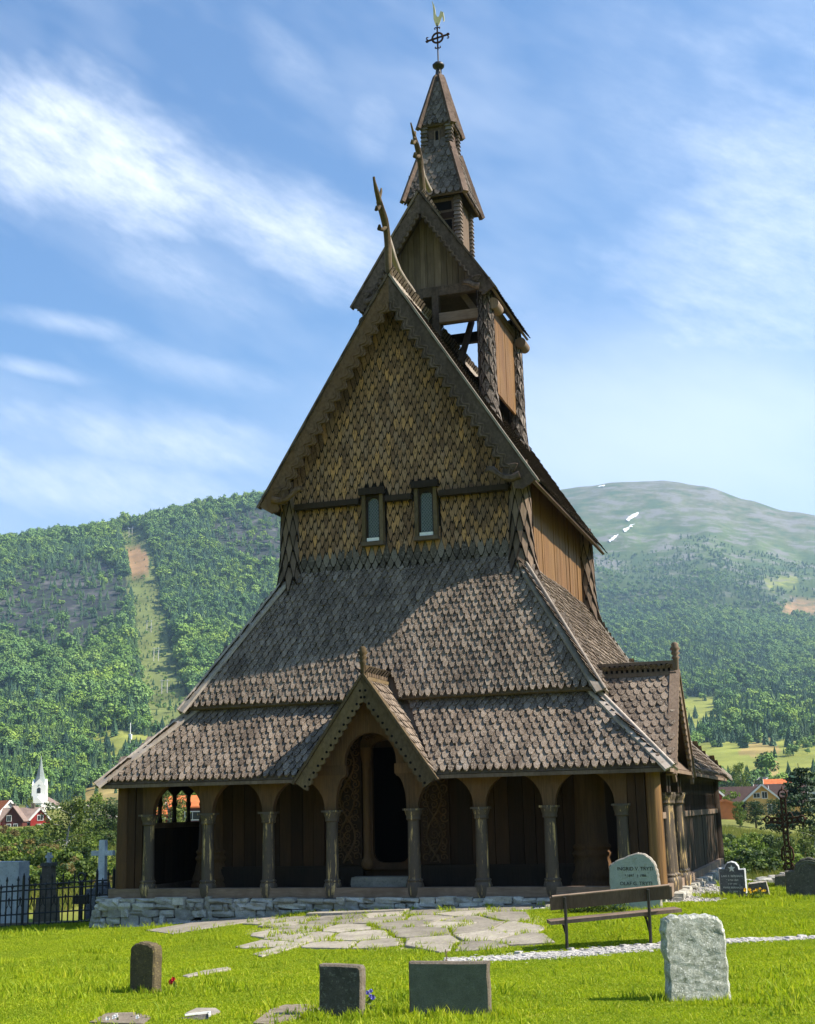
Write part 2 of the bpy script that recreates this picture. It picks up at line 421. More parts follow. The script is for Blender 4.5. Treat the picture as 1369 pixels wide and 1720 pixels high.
def slab(mb, corners, th=.06, mi=0, dn=0.01):
    """solid under-roof plate below a face"""
    o, u, v, n = frame_of(corners[0], corners[1], corners[-1]); k = len(corners)
    f = [V(c)-n*dn for c in corners]; g = [p-n*th for p in f]
    mb.add(f+g, [tuple(range(k)), tuple(range(2*k-1, k-1, -1))]+[(k+i, k+(i+1) % k, (i+1) % k, i) for i in range(k)], mi, .3)
SHM = [MT['roof'], MT['roof_edge']]
def ring(hx, yf, z):                            # rectangle corners: front-left, front-right, back-right, back-left
    yb = 2*YC-yf
    return [(-hx, yf, z), (hx, yf, z), (hx, yb, z), (-hx, yb, z)]
def roof_faces(lo, hi):
    return [(lo[i], lo[(i+1) % 4], hi[(i+1) % 4], hi[i]) for i in range(4)]
PORCH_F = lambda p: abs(p.x) < 1.45*(4.55-p.z)/2.2 and p.z < 4.5 and p.y < 2.3
PORCH_S = lambda p: p.x > 3 and abs(p.y-2.25) < 1.75*(4.55-p.z)/2.2 and p.z < 4.5
skip = lambda p: PORCH_F(p) or PORCH_S(p)
# --- gallery roof (lowest)
lo1, hi1 = ring(6.05, -.35, 2.36), ring(4.42, 1.02, 4.02)
GR = MB()
for i, f in enumerate(roof_faces(lo1, hi1)):
    if i == 0:                                   # left open behind the porch
        slab(GR, (f[0], (-1.40, -.35, 2.36), (-.24, 1.02, 4.02), f[3])); slab(GR, ((1.40, -.35, 2.36), f[1], f[2], (.24, 1.02, 4.02)))
    else: slab(GR, f)
# eave board under the shingles
for i in range(4):
    a, b = V(lo1[i])-V((0, 0, .06)), V(lo1[(i+1) % 4])-V((0, 0, .06))
    if i == 0: GR.beam(a, V((-1.42, a.y, a.z)), .05, .07); GR.beam(V((1.42, a.y, a.z)), b, .05, .07)
    else: GR.beam(a, b, .05, .07)
gallery_roof = GR.build('gallery_roof', MT['grey_wood'], CH)
ga = lambda: shingle_geo('round', .152, .42, .19, .030, .052)
rest = MB(); first = []
for i, f in enumerate(roof_faces(lo1, hi1)):
    L = lay(f, .160, .176, 'round', .185, .44, .075, .03, .02, skip, sag=.012)
    if i == 0:
        L.sort(key=lambda s: (s[0]-V(CAM)).length); first = L[:290]; put_merged(rest, L[290:], ga())
    else: put_merged(rest, L, ga())
put_objects('roof_shingle', first, [ga(), shingle_geo('round', .149, .42, .20, .036, .056), shingle_geo('round', .154, .42, .175, .028, .048)], SHM, gallery_roof)
tag(rest.build('roof_shingles', SHM, gallery_roof), kind='stuff')
# --- aisle roof (middle)
lo2, hi2 = ring(4.66, .74, 3.98), ring(2.74, 2.36, 7.10)
AR = MB(); [slab(AR, f, .07) for f in roof_faces(lo2, hi2)]
aisle_roof = AR.build('aisle_roof', MT['grey_wood'], CH)
rest = MB()
for i, f in enumerate(roof_faces(lo2, hi2)):
    put_merged(rest, lay(f, .150, .168, 'round', .165, .42, .085, .034, .022, skip, sag=.012), shingle_geo('round', .143, .42, .20, .030, .052))
tag(rest.build('roof_shingles', SHM, aisle_roof), kind='stuff')
# hip boards
def hip(parent, a, b, w=.26, th=.05, m='pale_board', ext=.12, lift=.07):
    a, b = V(a), V(b); d = (b-a).normalized(); a = a-d*ext
    c = V((a.x, a.y-YC, 0)).normalized(); nrm = (V((0, 0, 1))-d*d.z).normalized()
    s = d.cross(nrm).normalized(); mb = MB()
    for k in (-1, 1):
        off = s*k*w*.42; tilt = -nrm*w*.24
        p = [a+nrm*lift, b+nrm*lift, b+nrm*lift+off+tilt, a+nrm*lift+off+tilt]
        q = [x+nrm*th for x in p]; 
        if k > 0: mb.add(p+q, [(3, 2, 1, 0), (4, 5, 6, 7), (0, 1, 5, 4), (1, 2, 6, 5), (2, 3, 7, 6), (3, 0, 4, 7)], 0, .5)
        else: mb.add(p+q, [(0, 1, 2, 3), (7, 6, 5, 4), (4, 5, 1, 0), (5, 6, 2, 1), (6, 7, 3, 2), (7, 4, 0, 3)], 0, .6)
    mb.tube([a+nrm*(lift+th*.9), b+nrm*(lift+th*.9)], .035, 6, 0, .7)
    return mb.build('hip_board', MT[m], parent)
for i in range(3):
    hip(gallery_roof, lo1[i], hi1[i], .38); hip(aisle_roof, lo2[i], hi2[i], .40)
# --- gallery: sill, columns, arcade
g = MB(); g.beam((-5.95, 0, .075), (5.95, 0, .075), .30, .19, r=.4); g.build('sill_log', MT['sill_wood'], CH)
g = MB(); g.beam((5.72, .16, .075), (5.72, 12.9, .075), .26, .19, r=.4); g.build('sill_log', MT['sill_wood'], CH)
g = MB(); g.beam((-5.72, .16, .075), (-5.72, 12.9, .075), .26, .19, r=.4); g.build('sill_log', MT['sill_wood'], CH)
COLX = [-5.083, -3.683, -2.283, -.883, .883, 2.283, 3.683, 5.083]
def make_column(x, y, zc=1.70, r=.125, z0=-.03):
    j = random.uniform(-.012, .012)
    s = MB(); s.lathe([(r*1.06, .27), (r*1.04, .5), (r*1.0, .9), (r*.94, 1.3), (r*.92, zc-.2)], (x+j, y, 0), 16); col = s.build('column', MT['column'], CH)
    b = MB(); b.lathe([(r*1.28, z0), (r*1.42, z0+.07), (r*1.48, .14), (r*1.46, .20), (r*1.34, .255), (r*1.2, .28), (r*1.34, .295), (r*1.34, .315), (r*1.08, .34)], (x+j, y, 0), 14); b.build('column_base', MT['column'], col)
    c = MB(); c.lathe([(r*.95, zc-.235), (r*1.15, zc-.225), (r*1.2, zc-.20), (r*1.15, zc-.18), (r*1.18, zc-.15), (r*1.34, zc-.09), (r*1.40, zc-.05), (r*1.38, zc-.035)], (x+j, y, 0), 12)
    c.box((x+j-.178, y-.16, zc-.04), (x+j+.178, y+.16, zc)); c.build('capital', MT['column'], col)
for x in COLX: make_column(x, 0)
def arc(c, rx, rz, zs, side):                   # quarter arch from the neck beside column c up to the middle of the bay
    return [(c+side*(.12+rx*(1-cos(a))), zs+rz*sin(a)) for a in [k*pi/2/9 for k in range(10)]]
ZT = 2.46
def arch_piece(x, lkind, rkind):
    right = arc(x, .578, .63, 1.70, 1) if rkind == 'arch' else None
    left = arc(x, .578, .63, 1.70, -1) if lkind == 'arch' else None
    P = []
    if rkind == 'arch': P += right+[(x+.698, ZT)]
    elif rkind == 'end': P += [(x+.12, 1.70), (x+.14, ZT)]
    if lkind == 'arch': P += [(x-.698, ZT)]+left[::-1]
    elif lkind == 'end': P += [(x-.14, ZT), (x-.12, 1.70)]
    g = MB(); g.prism(P, (0, 0, 0), (1, 0, 0), (0, 0, 1), .15); g.build('arch_board', MT['arch_wood'], CH)
for i, x in enumerate(COLX):
    if i in (3, 4): continue
    arch_piece(x, 'end' if i == 0 else 'arch', 'end' if i == 7 else 'arch')
def porch_board(sg):
    c = -.883; P = [(c-.698, ZT), (-1.20, ZT), (0, 4.02)]
    P += [(-.56*sin(a), 2.67+.57*cos(a)) for a in [k*pi/2/12 for k in range(13)]]
    P += [(-.56, 2.585), (-.535, 2.575), (-.535, 2.40), (-.56, 2.36)]
    P += [(c+.12+.20*(1-sin(a)), 1.70+.66*cos(a)) for a in [k*pi/2/7 for k in range(1, 8)]]
    P += arc(c, .578, .63, 1.70, -1)
    P = [(sg*a, b) for a, b in P]
    g = MB(); g.prism(P, (0, 0, 0), (1, 0, 0), (0, 0, 1), .15, r=.9); g.build('arch_board', MT['arch_wood'], CH)
porch_board(1); porch_board(-1)
g = MB()
for sg in (-1, 1): g.box((sg*.883-.355, -.095, 2.40), (sg*.883+.355, -.078, 2.60))
g.build('impost_band', MT['arch_wood'], CH)
# corner posts and boards
def post(x, y, r0, r1, z0, z1, m='column', name='corner_post', n=14):
    g = MB(); g.lathe([(r0*1.05, z0), (r0, z0+.25), (r0*.6+r1*.4, (z0+z1)*.5), (r1, z1)], (x, y, 0), n); return g.build(name, MT[m], CH)
for sg in (-1, 1):
    post(sg*5.70, .02, .165, .145, -.05, 2.46, 'arch_wood' if sg < 0 else 'gold_wood')  # right post golden: the sunlight on it is put into the wood colour
    for k, (a, b) in enumerate(((5.215, 5.37), (5.385, 5.555))):
        g = MB(); g.box((min(sg*a, sg*b), -.06-.02*k, .17), (max(sg*a, sg*b), .06, 2.46)); g.build('wall_plank', MT['dark_plank'], CH)
# long side galleries: planks below, rail, balusters above
def side_gallery(X, sg, y0, y1, slot, w, planks=True):
    y = y0
    while y < y1-.05:
        ww = min(random.uniform(.26, .38), y1-y)
        g = MB(); g.box((X-.035+random.uniform(-.008, .008), y+.004, .165), (X+.035+random.uniform(-.008, .008), y+ww-.004, 1.40)); g.build('wall_plank', MT['tar_wood'], CH); y += ww
    g = MB(); g.beam((X+sg*.02, y0, 1.455), (X+sg*.02, y1, 1.455), .14, .12, r=.6); g.build('rail', MT['grey_wood'], CH)
    g = MB(); g.beam((X, y0, 2.36), (X, y1, 2.36), .14, .22, r=.2); g.build('wall_plate', MT['tar_wood'], CH)
    n = int((y1-y0)/slot)
    for i in range(n+1):
        yy = y0+(y1-y0)*i/n
        P = [(-w*.5, 1.51), (w*.5, 1.51), (w*.5, 1.56), (w*.30, 1.63), (w*.30, 1.86), (w*.55, 1.90), (w*.55, 1.94), (w*.32, 1.99), (w*.36, 2.12), (slot*.36, 2.22), (slot*.499, 2.27), (-slot*.499, 2.27), (-slot*.36, 2.22), (-w*.36, 2.12), (-w*.32, 1.99), (-w*.55, 1.94), (-w*.55, 1.90), (-w*.30, 1.86), (-w*.30, 1.63), (-w*.5, 1.56)]
        g = MB(); g.prism(P, (X, yy, 0), (0, 1, 0), (0, 0, 1), .05); g.build('baluster', MT['tar_wood'], CH)
side_gallery(5.70, 1, .22, 1.05, .20, .07); side_gallery(5.70, 1, 3.62, 12.7, .235, .085)
side_gallery(-5.70, -1, .2, 12.7, .68, .17)
for y, r in ((1.18, .13), (1.62, .15), (3.10, .15), (3.52, .13)):
    make_column(5.74, y, 1.9, r)
    g = MB(); g.beam((5.72, y, 1.9), (5.72, y, 2.5), .22, .24, (0, 1, 0)); g.build('wall_post', MT['tar_wood'], CH)
post(5.70, 12.75, .17, .15, -.05, 2.46, 'tar_wood'); post(-5.70, 12.75, .17, .15, -.05, 2.46, 'tar_wood')
g = MB(); g.box((-5.8, 12.72, 0), (5.8, 12.8, 2.45)); g.build('rear_wall', MT['tar_wood'], CH)
g = MB(); g.box((-5.6, .14, .02), (5.6, 12.7, .06)); g.build('gallery_floor', MT['tar_wood'], CH)
# inner aisle wall with planks, base beam, corner staves
AW = MB(); AW.box((-4.25, 1.27, .05), (-.42, 1.33, 4.1)); AW.box((.42, 1.27, .05), (4.25, 1.33, 4.1)); AW.box((-.42, 1.27, 3.0), (.42, 1.33, 4.1)); AW.box((-.42, 1.27, .05), (.42, 1.33, .6))
AW.box((-4.25, 1.33, .05), (-4.18, 11.5, 4.1)); AW.box((4.18, 1.33, .05), (4.25, 11.5, 4.1)); AW.box((-4.18, 11.4, .05), (4.18, 11.47, 4.1))
AW.build('aisle_wall', MT['dark_plank'], CH)
g = MB(); g.box((-1.2, 3.2, .3), (1.2, 3.26, 3.6)); g.box((-1.2, 1.4, .45), (1.2, 3.2, .5)); g.box((-1.2, 1.4, 3.4), (1.2, 3.2, 3.46)); g.box((-1.26, 1.4, .3), (-1.2, 3.26, 3.5)); g.box((1.2, 1.4, .3), (1.26, 3.26, 3.5)); g.build('door_dark_box', MT['dark_void'], CH)  # box behind the door, the darkness inside put into its colour
x = -4.0
while x < 4.0:
    ww = random.uniform(.24, .33)
    if x+ww < -1.3 or x > 1.3:
        g = MB(); d = random.uniform(0, .02); g.box((x+.006, 1.225-d, .54), (x+ww-.006, 1.27, 4.0)); g.build('wall_plank', MT['dark_plank'], CH)
    x += ww
for a, b in ((-4.0, -.62), (.62, 4.0)):
    g = MB(); g.box((a, 1.10, .06), (b, 1.27, .50)); g.box((a, 1.13, .50), (b, 1.27, .545)); g.build('base_beam', MT['tar_wood'], CH)
for sg in (-1, 1):
    g = MB(); g.lathe([(.50, .02), (.49, .18), (.45, .24), (.47, .27), (.46, .33), (.42, .42), (.39, .58), (.37, .66), (.40, .70), (.41, .75), (.37, .79), (.36, .82), (.39, .85), (.39, .89), (.34, .93), (.32, 1.6), (.31, 4.0)], (sg*4.22, 1.36, 0), 24); g.build('corner_stave', MT['arch_wood'], CH)
# portal
def scroll(mb, c, r, turns, a0, hand, th=.016, y=1.17):
    pts = []
    for k in range(14):
        f = k/13; a = a0+hand*turns*2*pi*f; rr = r*(1-.85*f); pts.append((c[0]+rr*cos(a), y-.01*f, c[1]+rr*sin(a)))
    mb.tube(pts, [th*(1-.4*k/13) for k in range(14)], 5)
for sg in (-1, 1):
    g = MB(); g.box((min(sg*.66, sg*1.28), 1.19, .56), (max(sg*.66, sg*1.28), 1.27, 3.35)); pn = g.build('carved_panel', MT['dark_plank'], CH)
    g = MB(); z = .72; k = 0
    rr = random.Random(3+sg)
    while z < 3.25:
        for dx in (-.19, .0, .19):
            scroll(g, (sg*.97+dx+rr.uniform(-.02, .02), z+rr.uniform(-.03, .03)), rr.uniform(.08, .115), rr.uniform(1.1, 1.6), rr.uniform(0, 6.28), rr.choice((-1, 1)))
        z += .155
    g.tube([(sg*(.97+.17*sin(zz*4.1)), 1.165, zz) for zz in [.6+.1*i for i in range(27)]], .026, 6)
    g.tube([(sg*(.97-.17*sin(zz*4.1)), 1.160, zz) for zz in [.6+.1*i for i in range(27)]], .022, 6)
    g.build('carved_vine', MT['arch_wood'], pn)
    g = MB(); g.lathe([(.06, .46), (.115, .50), (.135, .58), (.12, .66), (.085, .70), (.085, .74), (.075, .78), (.075, 2.55), (.09, 2.58), (.09, 2.62), (.085, 2.65), (.12, 2.85), (.13, 3.0)], (sg*.53, 1.16, 0), 14); g.build('portal_shaft', MT['arch_wood'], CH)
    g = MB(); P = [(.62, .56), (.62, 3.05), (.40, 3.05), (.40, .80), (.37, .70), (.30, .63), (.18, .60), (0, .60), (0, .46), (.62, .46)]
    g.prism([(sg*a, b) for a, b in P], (0, 1.22, 0), (1, 0, 0), (0, 0, 1), .12); g.build('door_jamb', MT['dark_plank'], CH)
g = MB(); P = [(-.66, 3.0)]+[(.66*cos(a), 3.0+.52*sin(a)) for a in [pi-k*pi/12 for k in range(13)]]
P += [(.40*cos(a), 2.99+.16*sin(a)) for a in [k*pi/10 for k in range(11)]]
g.prism(P, (0, 1.2, 0), (1, 0, 0), (0, 0, 1), .14)
for k in range(9): scroll(g, (-.48+.12*k, 3.16+.16*sin(pi*(k+.5)/9)), .07, 1.3, k*.9, (-1)**k, y=1.12)
g.build('portal_arch', MT['arch_wood'], CH)
# --- nave (upper body)
NX, NY0, NY1 = 2.72, 2.36, 10.5
g = MB(); g.box((-NX, NY0, 6.6), (NX, NY0+.08, 8.95)); g.box((-NX, NY1-.08, 6.6), (NX, NY1, 8.95)); g.box((-NX, NY0+.08, 6.6), (-NX+.08, NY1-.08, 8.95))
g.add([(-2.9, 2.28, 8.80), (2.9, 2.28, 8.80), (0, 2.28, 13.55), (-2.9, 2.36, 8.80), (2.9, 2.36, 8.80), (0, 2.36, 13.55)], [(0, 1, 2), (5, 4, 3), (0, 3, 4, 1), (1, 4, 5, 2), (2, 5, 3, 0)])
g.add([(-2.9, 10.45, 8.80), (2.9, 10.45, 8.80), (0, 10.45, 13.55), (-2.9, 10.53, 8.80), (2.9, 10.53, 8.80), (0, 10.53, 13.55)], [(0, 1, 2), (5, 4, 3), (0, 3, 4, 1), (1, 4, 5, 2), (2, 5, 3, 0)])
nave_wall = g.build('nave_wall', MT['tar_edge'], CH)
WIN = [(-.92, -.40, 7.68, 8.93), (.365, .905, 7.70, 8.97)]
inwin = lambda p: any(a-.07 < p.x < b+.07 and c-.05-.14 < p.z < d-.14 for a, b, c, d in WIN)
WSM = [MT['wall_shingle'], MT['tar_edge']]
wg = lambda: shingle_geo('diamond', .184, .62, .305, .020, .024, bev=.0155)
L = lay([(-NX+.02, 2.352, 7.06), (NX-.02, 2.352, 7.06), (NX-.02, 2.352, 8.80), (-NX+.02, 2.352, 8.80)], .187, .157, 'diamond', .17, .46, .17, .03, .02, inwin, jit=.7)
L = [s for s in L if s[0].z < 8.60]
low = [s for s in L if s[6] < 2]; up = [s for s in L if s[6] >= 2]
put_objects('wall_shingle', up[:298], [wg(), shingle_geo('diamond', .181, .62, .305, .024, .026, bev=.0165)], WSM, nave_wall)
rest = MB(); put_merged(rest, up[298:], wg())
L2 = lay([(-2.95, 2.275, 8.60), (2.95, 2.275, 8.60), (0, 2.275, 13.45)], .187, .157, 'diamond', .17, .46, .17, .03, .02, inwin, jit=.7)
put_merged(rest, L2, wg())
tag(rest.build('wall_shingles', WSM, nave_wall), kind='stuff')
rest = MB(); put_merged(rest, low, shingle_geo('round', .184, .62, .22, .028, .028, bev=.012)); tag(rest.build('wall_shingles', [MT['roof_grey'], MT['tar_edge']], nave_wall), kind='stuff')
# south nave wall: vertical golden boards
y = NY0+.15
while y < NY1-.12:
    ww = min(random.uniform(.17, .27), NY1-.1-y)
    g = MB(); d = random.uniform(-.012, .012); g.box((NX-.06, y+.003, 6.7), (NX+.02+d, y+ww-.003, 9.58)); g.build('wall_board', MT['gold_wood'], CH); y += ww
# shingled corner columns of the nave
def shingled_post(x, y, z0, z1, r0, r1, facing, n=7, name='corner_column', mats=None, w=.16, row=.30, flare=.0):
    g = MB(); core = MB()
    rad = lambda z: r0+(r1-r0)*((z-z0)/(z1-z0))+flare*max(0, 1-(z-z0)/(.35*(z1-z0)))**2
    core.lathe([(rad(z0+(z1-z0)*k/8)-.02, z0+(z1-z0)*k/8) for k in range(9)], (x, y, 0), 14, 1, .5)
    z = z0-.40; r = 0
    while z < z1-.1:
        for k in range(n):
            a = 2*pi*(k+(.5 if r % 2 else 0))/n
            o = V((x+rad(z)*cos(a), y+rad(z)*sin(a), z)); nrm = V((cos(a), sin(a), 0)); u = V((-sin(a), cos(a), 0)); v = V((0, 0, 1))
            if flare:
                dz = .1; dr = rad(z+dz)-rad(z); v = V((cos(a)*dr, sin(a)*dr, dz)).normalized(); nrm = u.cross(v)
            put_merged(g, [(o, u, v, nrm, 0, 0, 0)], shingle_geo('diamond', w*1.02, row*2.0, row*1.1, .025, .028, bev=.016))
        z += row/2*1.6; r += 1
    o = core.build(name, mats or WSM, CH); tag(g.build('post_shingles', mats or WSM, o), kind='stuff'); return o
for sg in (-1, 1):
    shingled_post(sg*2.79, 2.44, 7.0, 8.85, .25, .21, 0, n=9, mats=[MT['grey_wood'], MT['tar_edge']], w=.20, row=.46, flare=.05)
    if sg > 0: shingled_post(sg*2.79, 10.46, 7.0, 8.85, .25, .21, 0, n=9, mats=[MT['grey_wood'], MT['tar_edge']], w=.20, row=.46, flare=.05)
# windows with arched leaded panes
for (a, b, c, d) in WIN:
    wn = empty('window'); wn.parent = CH; yo = 2.20
    g = MB(); g.box((a, yo, c+.06), (a+.085, 2.40, d-.06)); g.box((b-.085, yo, c+.06), (b, 2.40, d-.06)); g.build('frame', MT['moss_wood'], wn)
    g = MB(); g.box((a-.06, yo-.07, d-.07), (b+.06, 2.40, d+.09)); g.build('lintel', MT['tar_wood'], wn)
    g = MB(); g.box((a-.02, yo-.04, c-.03), (b+.02, 2.40, c+.06)); g.build('sill', MT['grey_wood'], wn)
    x0, x1 = a+.13, b-.13; xm = (x0+x1)/2; rr = (x1-x0)/2; z0 = c+.13; zt = d-.14-rr
    g = MB(); P = [(a+.085, c+.06), (b-.085, c+.06), (b-.085, d-.07), (xm, d-.07), (xm, zt+rr)]+[(xm+rr*cos(t), zt+rr*sin(t)) for t in [pi/2-k*pi/16 for k in range(1, 9)]]+[(x1, z0), (x0, z0), (x0, zt)]+[(xm+rr*cos(t), zt+rr*sin(t)) for t in [pi-k*pi/16 for k in range(1, 9)]]+[(xm-.0005, zt+rr), (xm-.0005, d-.07), (a+.085, d-.07)]
    g.prism(P, (0, 2.30, 0), (1, 0, 0), (0, 0, 1), .05); g.build('surround', MT['tar_wood'], wn)
    g = MB(); P = [(x0, z0), (x1, z0)]+[(xm+rr*cos(t), zt+rr*sin(t)) for t in [k*pi/14 for k in range(15)]]
    g.prism(P, (0, 2.325, 0), (1, 0, 0), (0, 0, 1), .012); g.build('pane', MT['old_glass'], wn)
    g = MB(); H = zt+rr-z0; Wd = x1-x0
    def inside(x, z): return x0 <= x <= x1 and z >= z0 and (z <= zt or (x-xm)**2+(z-zt)**2 <= rr*rr)
    for s in (1, -1):
        k = -12
        while k < 30:
            pts = []
            for i in range(60):
                xx = x0+Wd*i/59; zz = z0+k*.085+s*1.25*(xx-xm)
                if inside(xx, zz): pts.append((xx, zz))
            if len(pts) > 3: g.beam((pts[0][0], 2.316, pts[0][1]), (pts[-1][0], 2.316, pts[-1][1]), .007, .007, (0, 1, 0))
            k += 1
    g.tube([(x0, 2.312, z0), (x0, 2.312, zt)]+[(xm+rr*cos(t), 2.312, zt+rr*sin(t)) for t in [pi-k*pi/12 for k in range(13)]]+[(x1, 2.312, z0)], .011, 5, 0)
    g.build('lead_lattice', MT['lead'], wn)
    g = MB(); g.box((x0-.02, yo+.02, z0-.05), (x1+.02, 2.31, z0+.025)); g.build('flashing', MT['white_paint'], wn)
# ledge between wall and gable
g = MB()
for a, b in ((-2.6, -.99), (-.33, .30), (.97, 2.6)): g.box((a, 2.14, 8.66), (b, 2.36, 8.79))
g.build('ledge', MT['tar_wood'], CH)
# --- nave roof
EX, EZ, AZ, RY0, RY1 = 3.30, 8.72, 14.00, 1.84, 11.05
NR = MB()
for sg in (-1, 1):
    c = [(sg*EX, RY0, EZ), (sg*EX, RY1, EZ), (0, RY1, AZ), (0, RY0, AZ)]
    if sg < 0: c = [c[1], c[0], c[3], c[2]]
    slab(NR, c, .07)
nave_roof = NR.build('nave_roof', MT['grey_wood'], CH)
rest = MB()
put_merged(rest, lay([(EX, RY0, EZ), (EX, RY1, EZ), (0, RY1, AZ), (0, RY0, AZ)], .185, .215, 'point', .175, .46, .10, .03, .02, sag=.01), shingle_geo('diamond', .182, .46, .22, .034, .028))
put_merged(rest, lay([(-EX, RY1, EZ), (-EX, RY0, EZ), (0, RY0, AZ), (0, RY1, AZ)], .185, .215, 'point', .175, .46, .10, .03, .02, sag=.01), shingle_geo('diamond', .182, .46, .22, .034, .028))
tag(rest.build('roof_shingles', SHM, nave_roof), kind='stuff')
def barge(apex, foot, y, width, period, depth, style, mat_, parent, th=.07, ribs=2, trim='pale_board', holes=False, name='barge_board', axis='y', keep=0.):
    """ornamented verge board from apex to foot in the plane across the ridge"""
    a = V((apex[0], y, apex[1])); b = V((foot[0], y, foot[1])); d = (b-a); Lg = d.length; d.normalize()
    n = V((0, 0, -1)); inn = (n-d*n.dot(d)).normalized()
    def edge(off, amp, style, s0, s1):
        pts = []; k = 0; s = s0
        while s < s1:
            if style == 'zig':
                for f, q in ((0, 0), (.30, 1), (.55, 1), (.85, 0)):
                    if s+f*period < s1: pts.append((s+f*period, off+amp*q))
            else:
                for q in range(6):
                    f = q/6
                    if s+f*period < s1: pts.append((s+f*period, off+amp*sin(pi*f)))
            s += period
        pts.append((s1, off)); return pts
    s0 = 0.0; w = width
    g = MB()
    def strip(o0, o1e, yo, t, r):
        top = [(0, o0), (Lg, o0)]; P = top+[(s, v) for s, v in reversed(o1e)]
        # clip at the ridge line x = apex
        Q = []
        for s, v in P:
            p = a+d*s+inn*v
            if (p.x-a.x)*(1 if foot[0] > apex[0] else -1) < .002:
                k = (a.x-(p.x))/d.x if abs(d.x) > 1e-6 else 0
                s = s+k
            Q.append((s, v))
        R = []
        for q in Q:
            if not R or abs(R[-1][0]-q[0])+abs(R[-1][1]-q[1]) > 1e-5: R.append(q)
        g.prism(R, a+V((0, yo, 0)), d, inn, t, 0, r)
    strip(0, edge(w-depth, depth, style, 0, Lg), 0, th, .45)
    o = g.build(name, MT[mat_], parent)
    g = MB()
    for k in range(ribs):
        off = w-depth-.055-.085*k
        e = edge(off, depth*.9, style, .02, Lg-.25); P = [(s, v-.035) for s, v in e]
        pl = [(s, v) for s, v in e if True]
        for i in range(len(pl)-1):
            p = a+d*pl[i][0]+inn*pl[i][1]+V((0, -th/2-.008, 0)); q = a+d*pl[i+1][0]+inn*pl[i+1][1]+V((0, -th/2-.008, 0))
            if (p.x-a.x)*(1 if foot[0] > apex[0] else -1) > .03 and (p-q).length > .01: g.beam(p, q, .030, .030, (0, 1, 0), 0, .9)
    if ribs: g.build('carved_rib', MT[mat_], o)
    if holes:
        g = MB(); s = period*.5+.12
        while s < Lg-.05:
            p = a+d*s+inn*(w-.085)+V((0, -th/2-.003, 0)); g.lathe([(.028, -.004), (.028, .004)], (0, 0, 0), 8)
            n0 = len(g.v)-0; cnt = 8*2+8*2
            for i in range(len(g.v)-cnt, len(g.v)):
                x, yy, z = g.v[i]; g.v[i] = (p.x+x, p.y+z, p.z+yy)
            s += period
        tag(g.build('hole_shade_discs', MT['dark_void'], o), kind='stuff')  # dark discs on the board paint the shade of holes; nothing is cut through
    if trim:
        g = MB(); up = -inn
        g.beam(a+up*.035-d*.02+V((0, .03, 0)), b+up*.035+d*.05+V((0, .03, 0)), .20, .05, tuple(up), 0, .7); g.build('verge_cap', MT[trim], o)
    return o
barge((0, 14.05), (-3.32, 8.72), 1.80, .47, .30, .11, 'zig', 'barge_wood', nave_roof, trim='grey_wood')
barge((0, 14.05), (3.32, 8.72), 1.80, .47, .30, .11, 'zig', 'barge_grey', nave_roof)
# carved beast heads at the feet of the verge boards
def beast(parent, path, rad, y, mat_, name='carved_beast', fan=None):
    g = MB(); g.tube([(x, y, z) for x, z in path], rad, 8, flat=.8)
    for k in (-1, 1):                                              # carved lines along the body
        g.tube([(x, y-.045, z+k*rad[min(i, len(rad)-1)]*.5) for i, (x, z) in enumerate(path)], .014, 5)
    if fan:
        cx, cz, sg = fan
        for k in range(6):
            a0 = pi*.30; R = .05+.032*k
            g.tube([(cx-sg*R*cos(a)*1.05, y-.05, cz+R*sin(a)*.9) for a in [a0+.18*i for i in range(7)]], .018, 5)
    return g.build(name, MT[mat_], parent)
for sg, m_ in ((1, 'barge_grey'), (-1, 'barge_wood')):
    P = [(2.98, 8.86), (2.80, 8.80), (2.62, 8.83), (2.48, 8.93), (2.38, 9.03), (2.27, 9.06), (2.19, 9.0)]
    beast(nave_roof, [(sg*x, z) for x, z in P], [.10, .075, .06, .065, .085, .07, .035], 1.74, m_, fan=(sg*2.86, 8.92, sg))
    g = MB(); g.prism([(sg*3.25, 8.70), (sg*2.62, 8.74), (sg*2.58, 9.0), (sg*2.72, 9.38), (sg*2.85, 9.52)], (0, 1.80, 0), (1, 0, 0), (0, 0, 1), .065); g.build('beast_board', MT[m_], nave_roof)
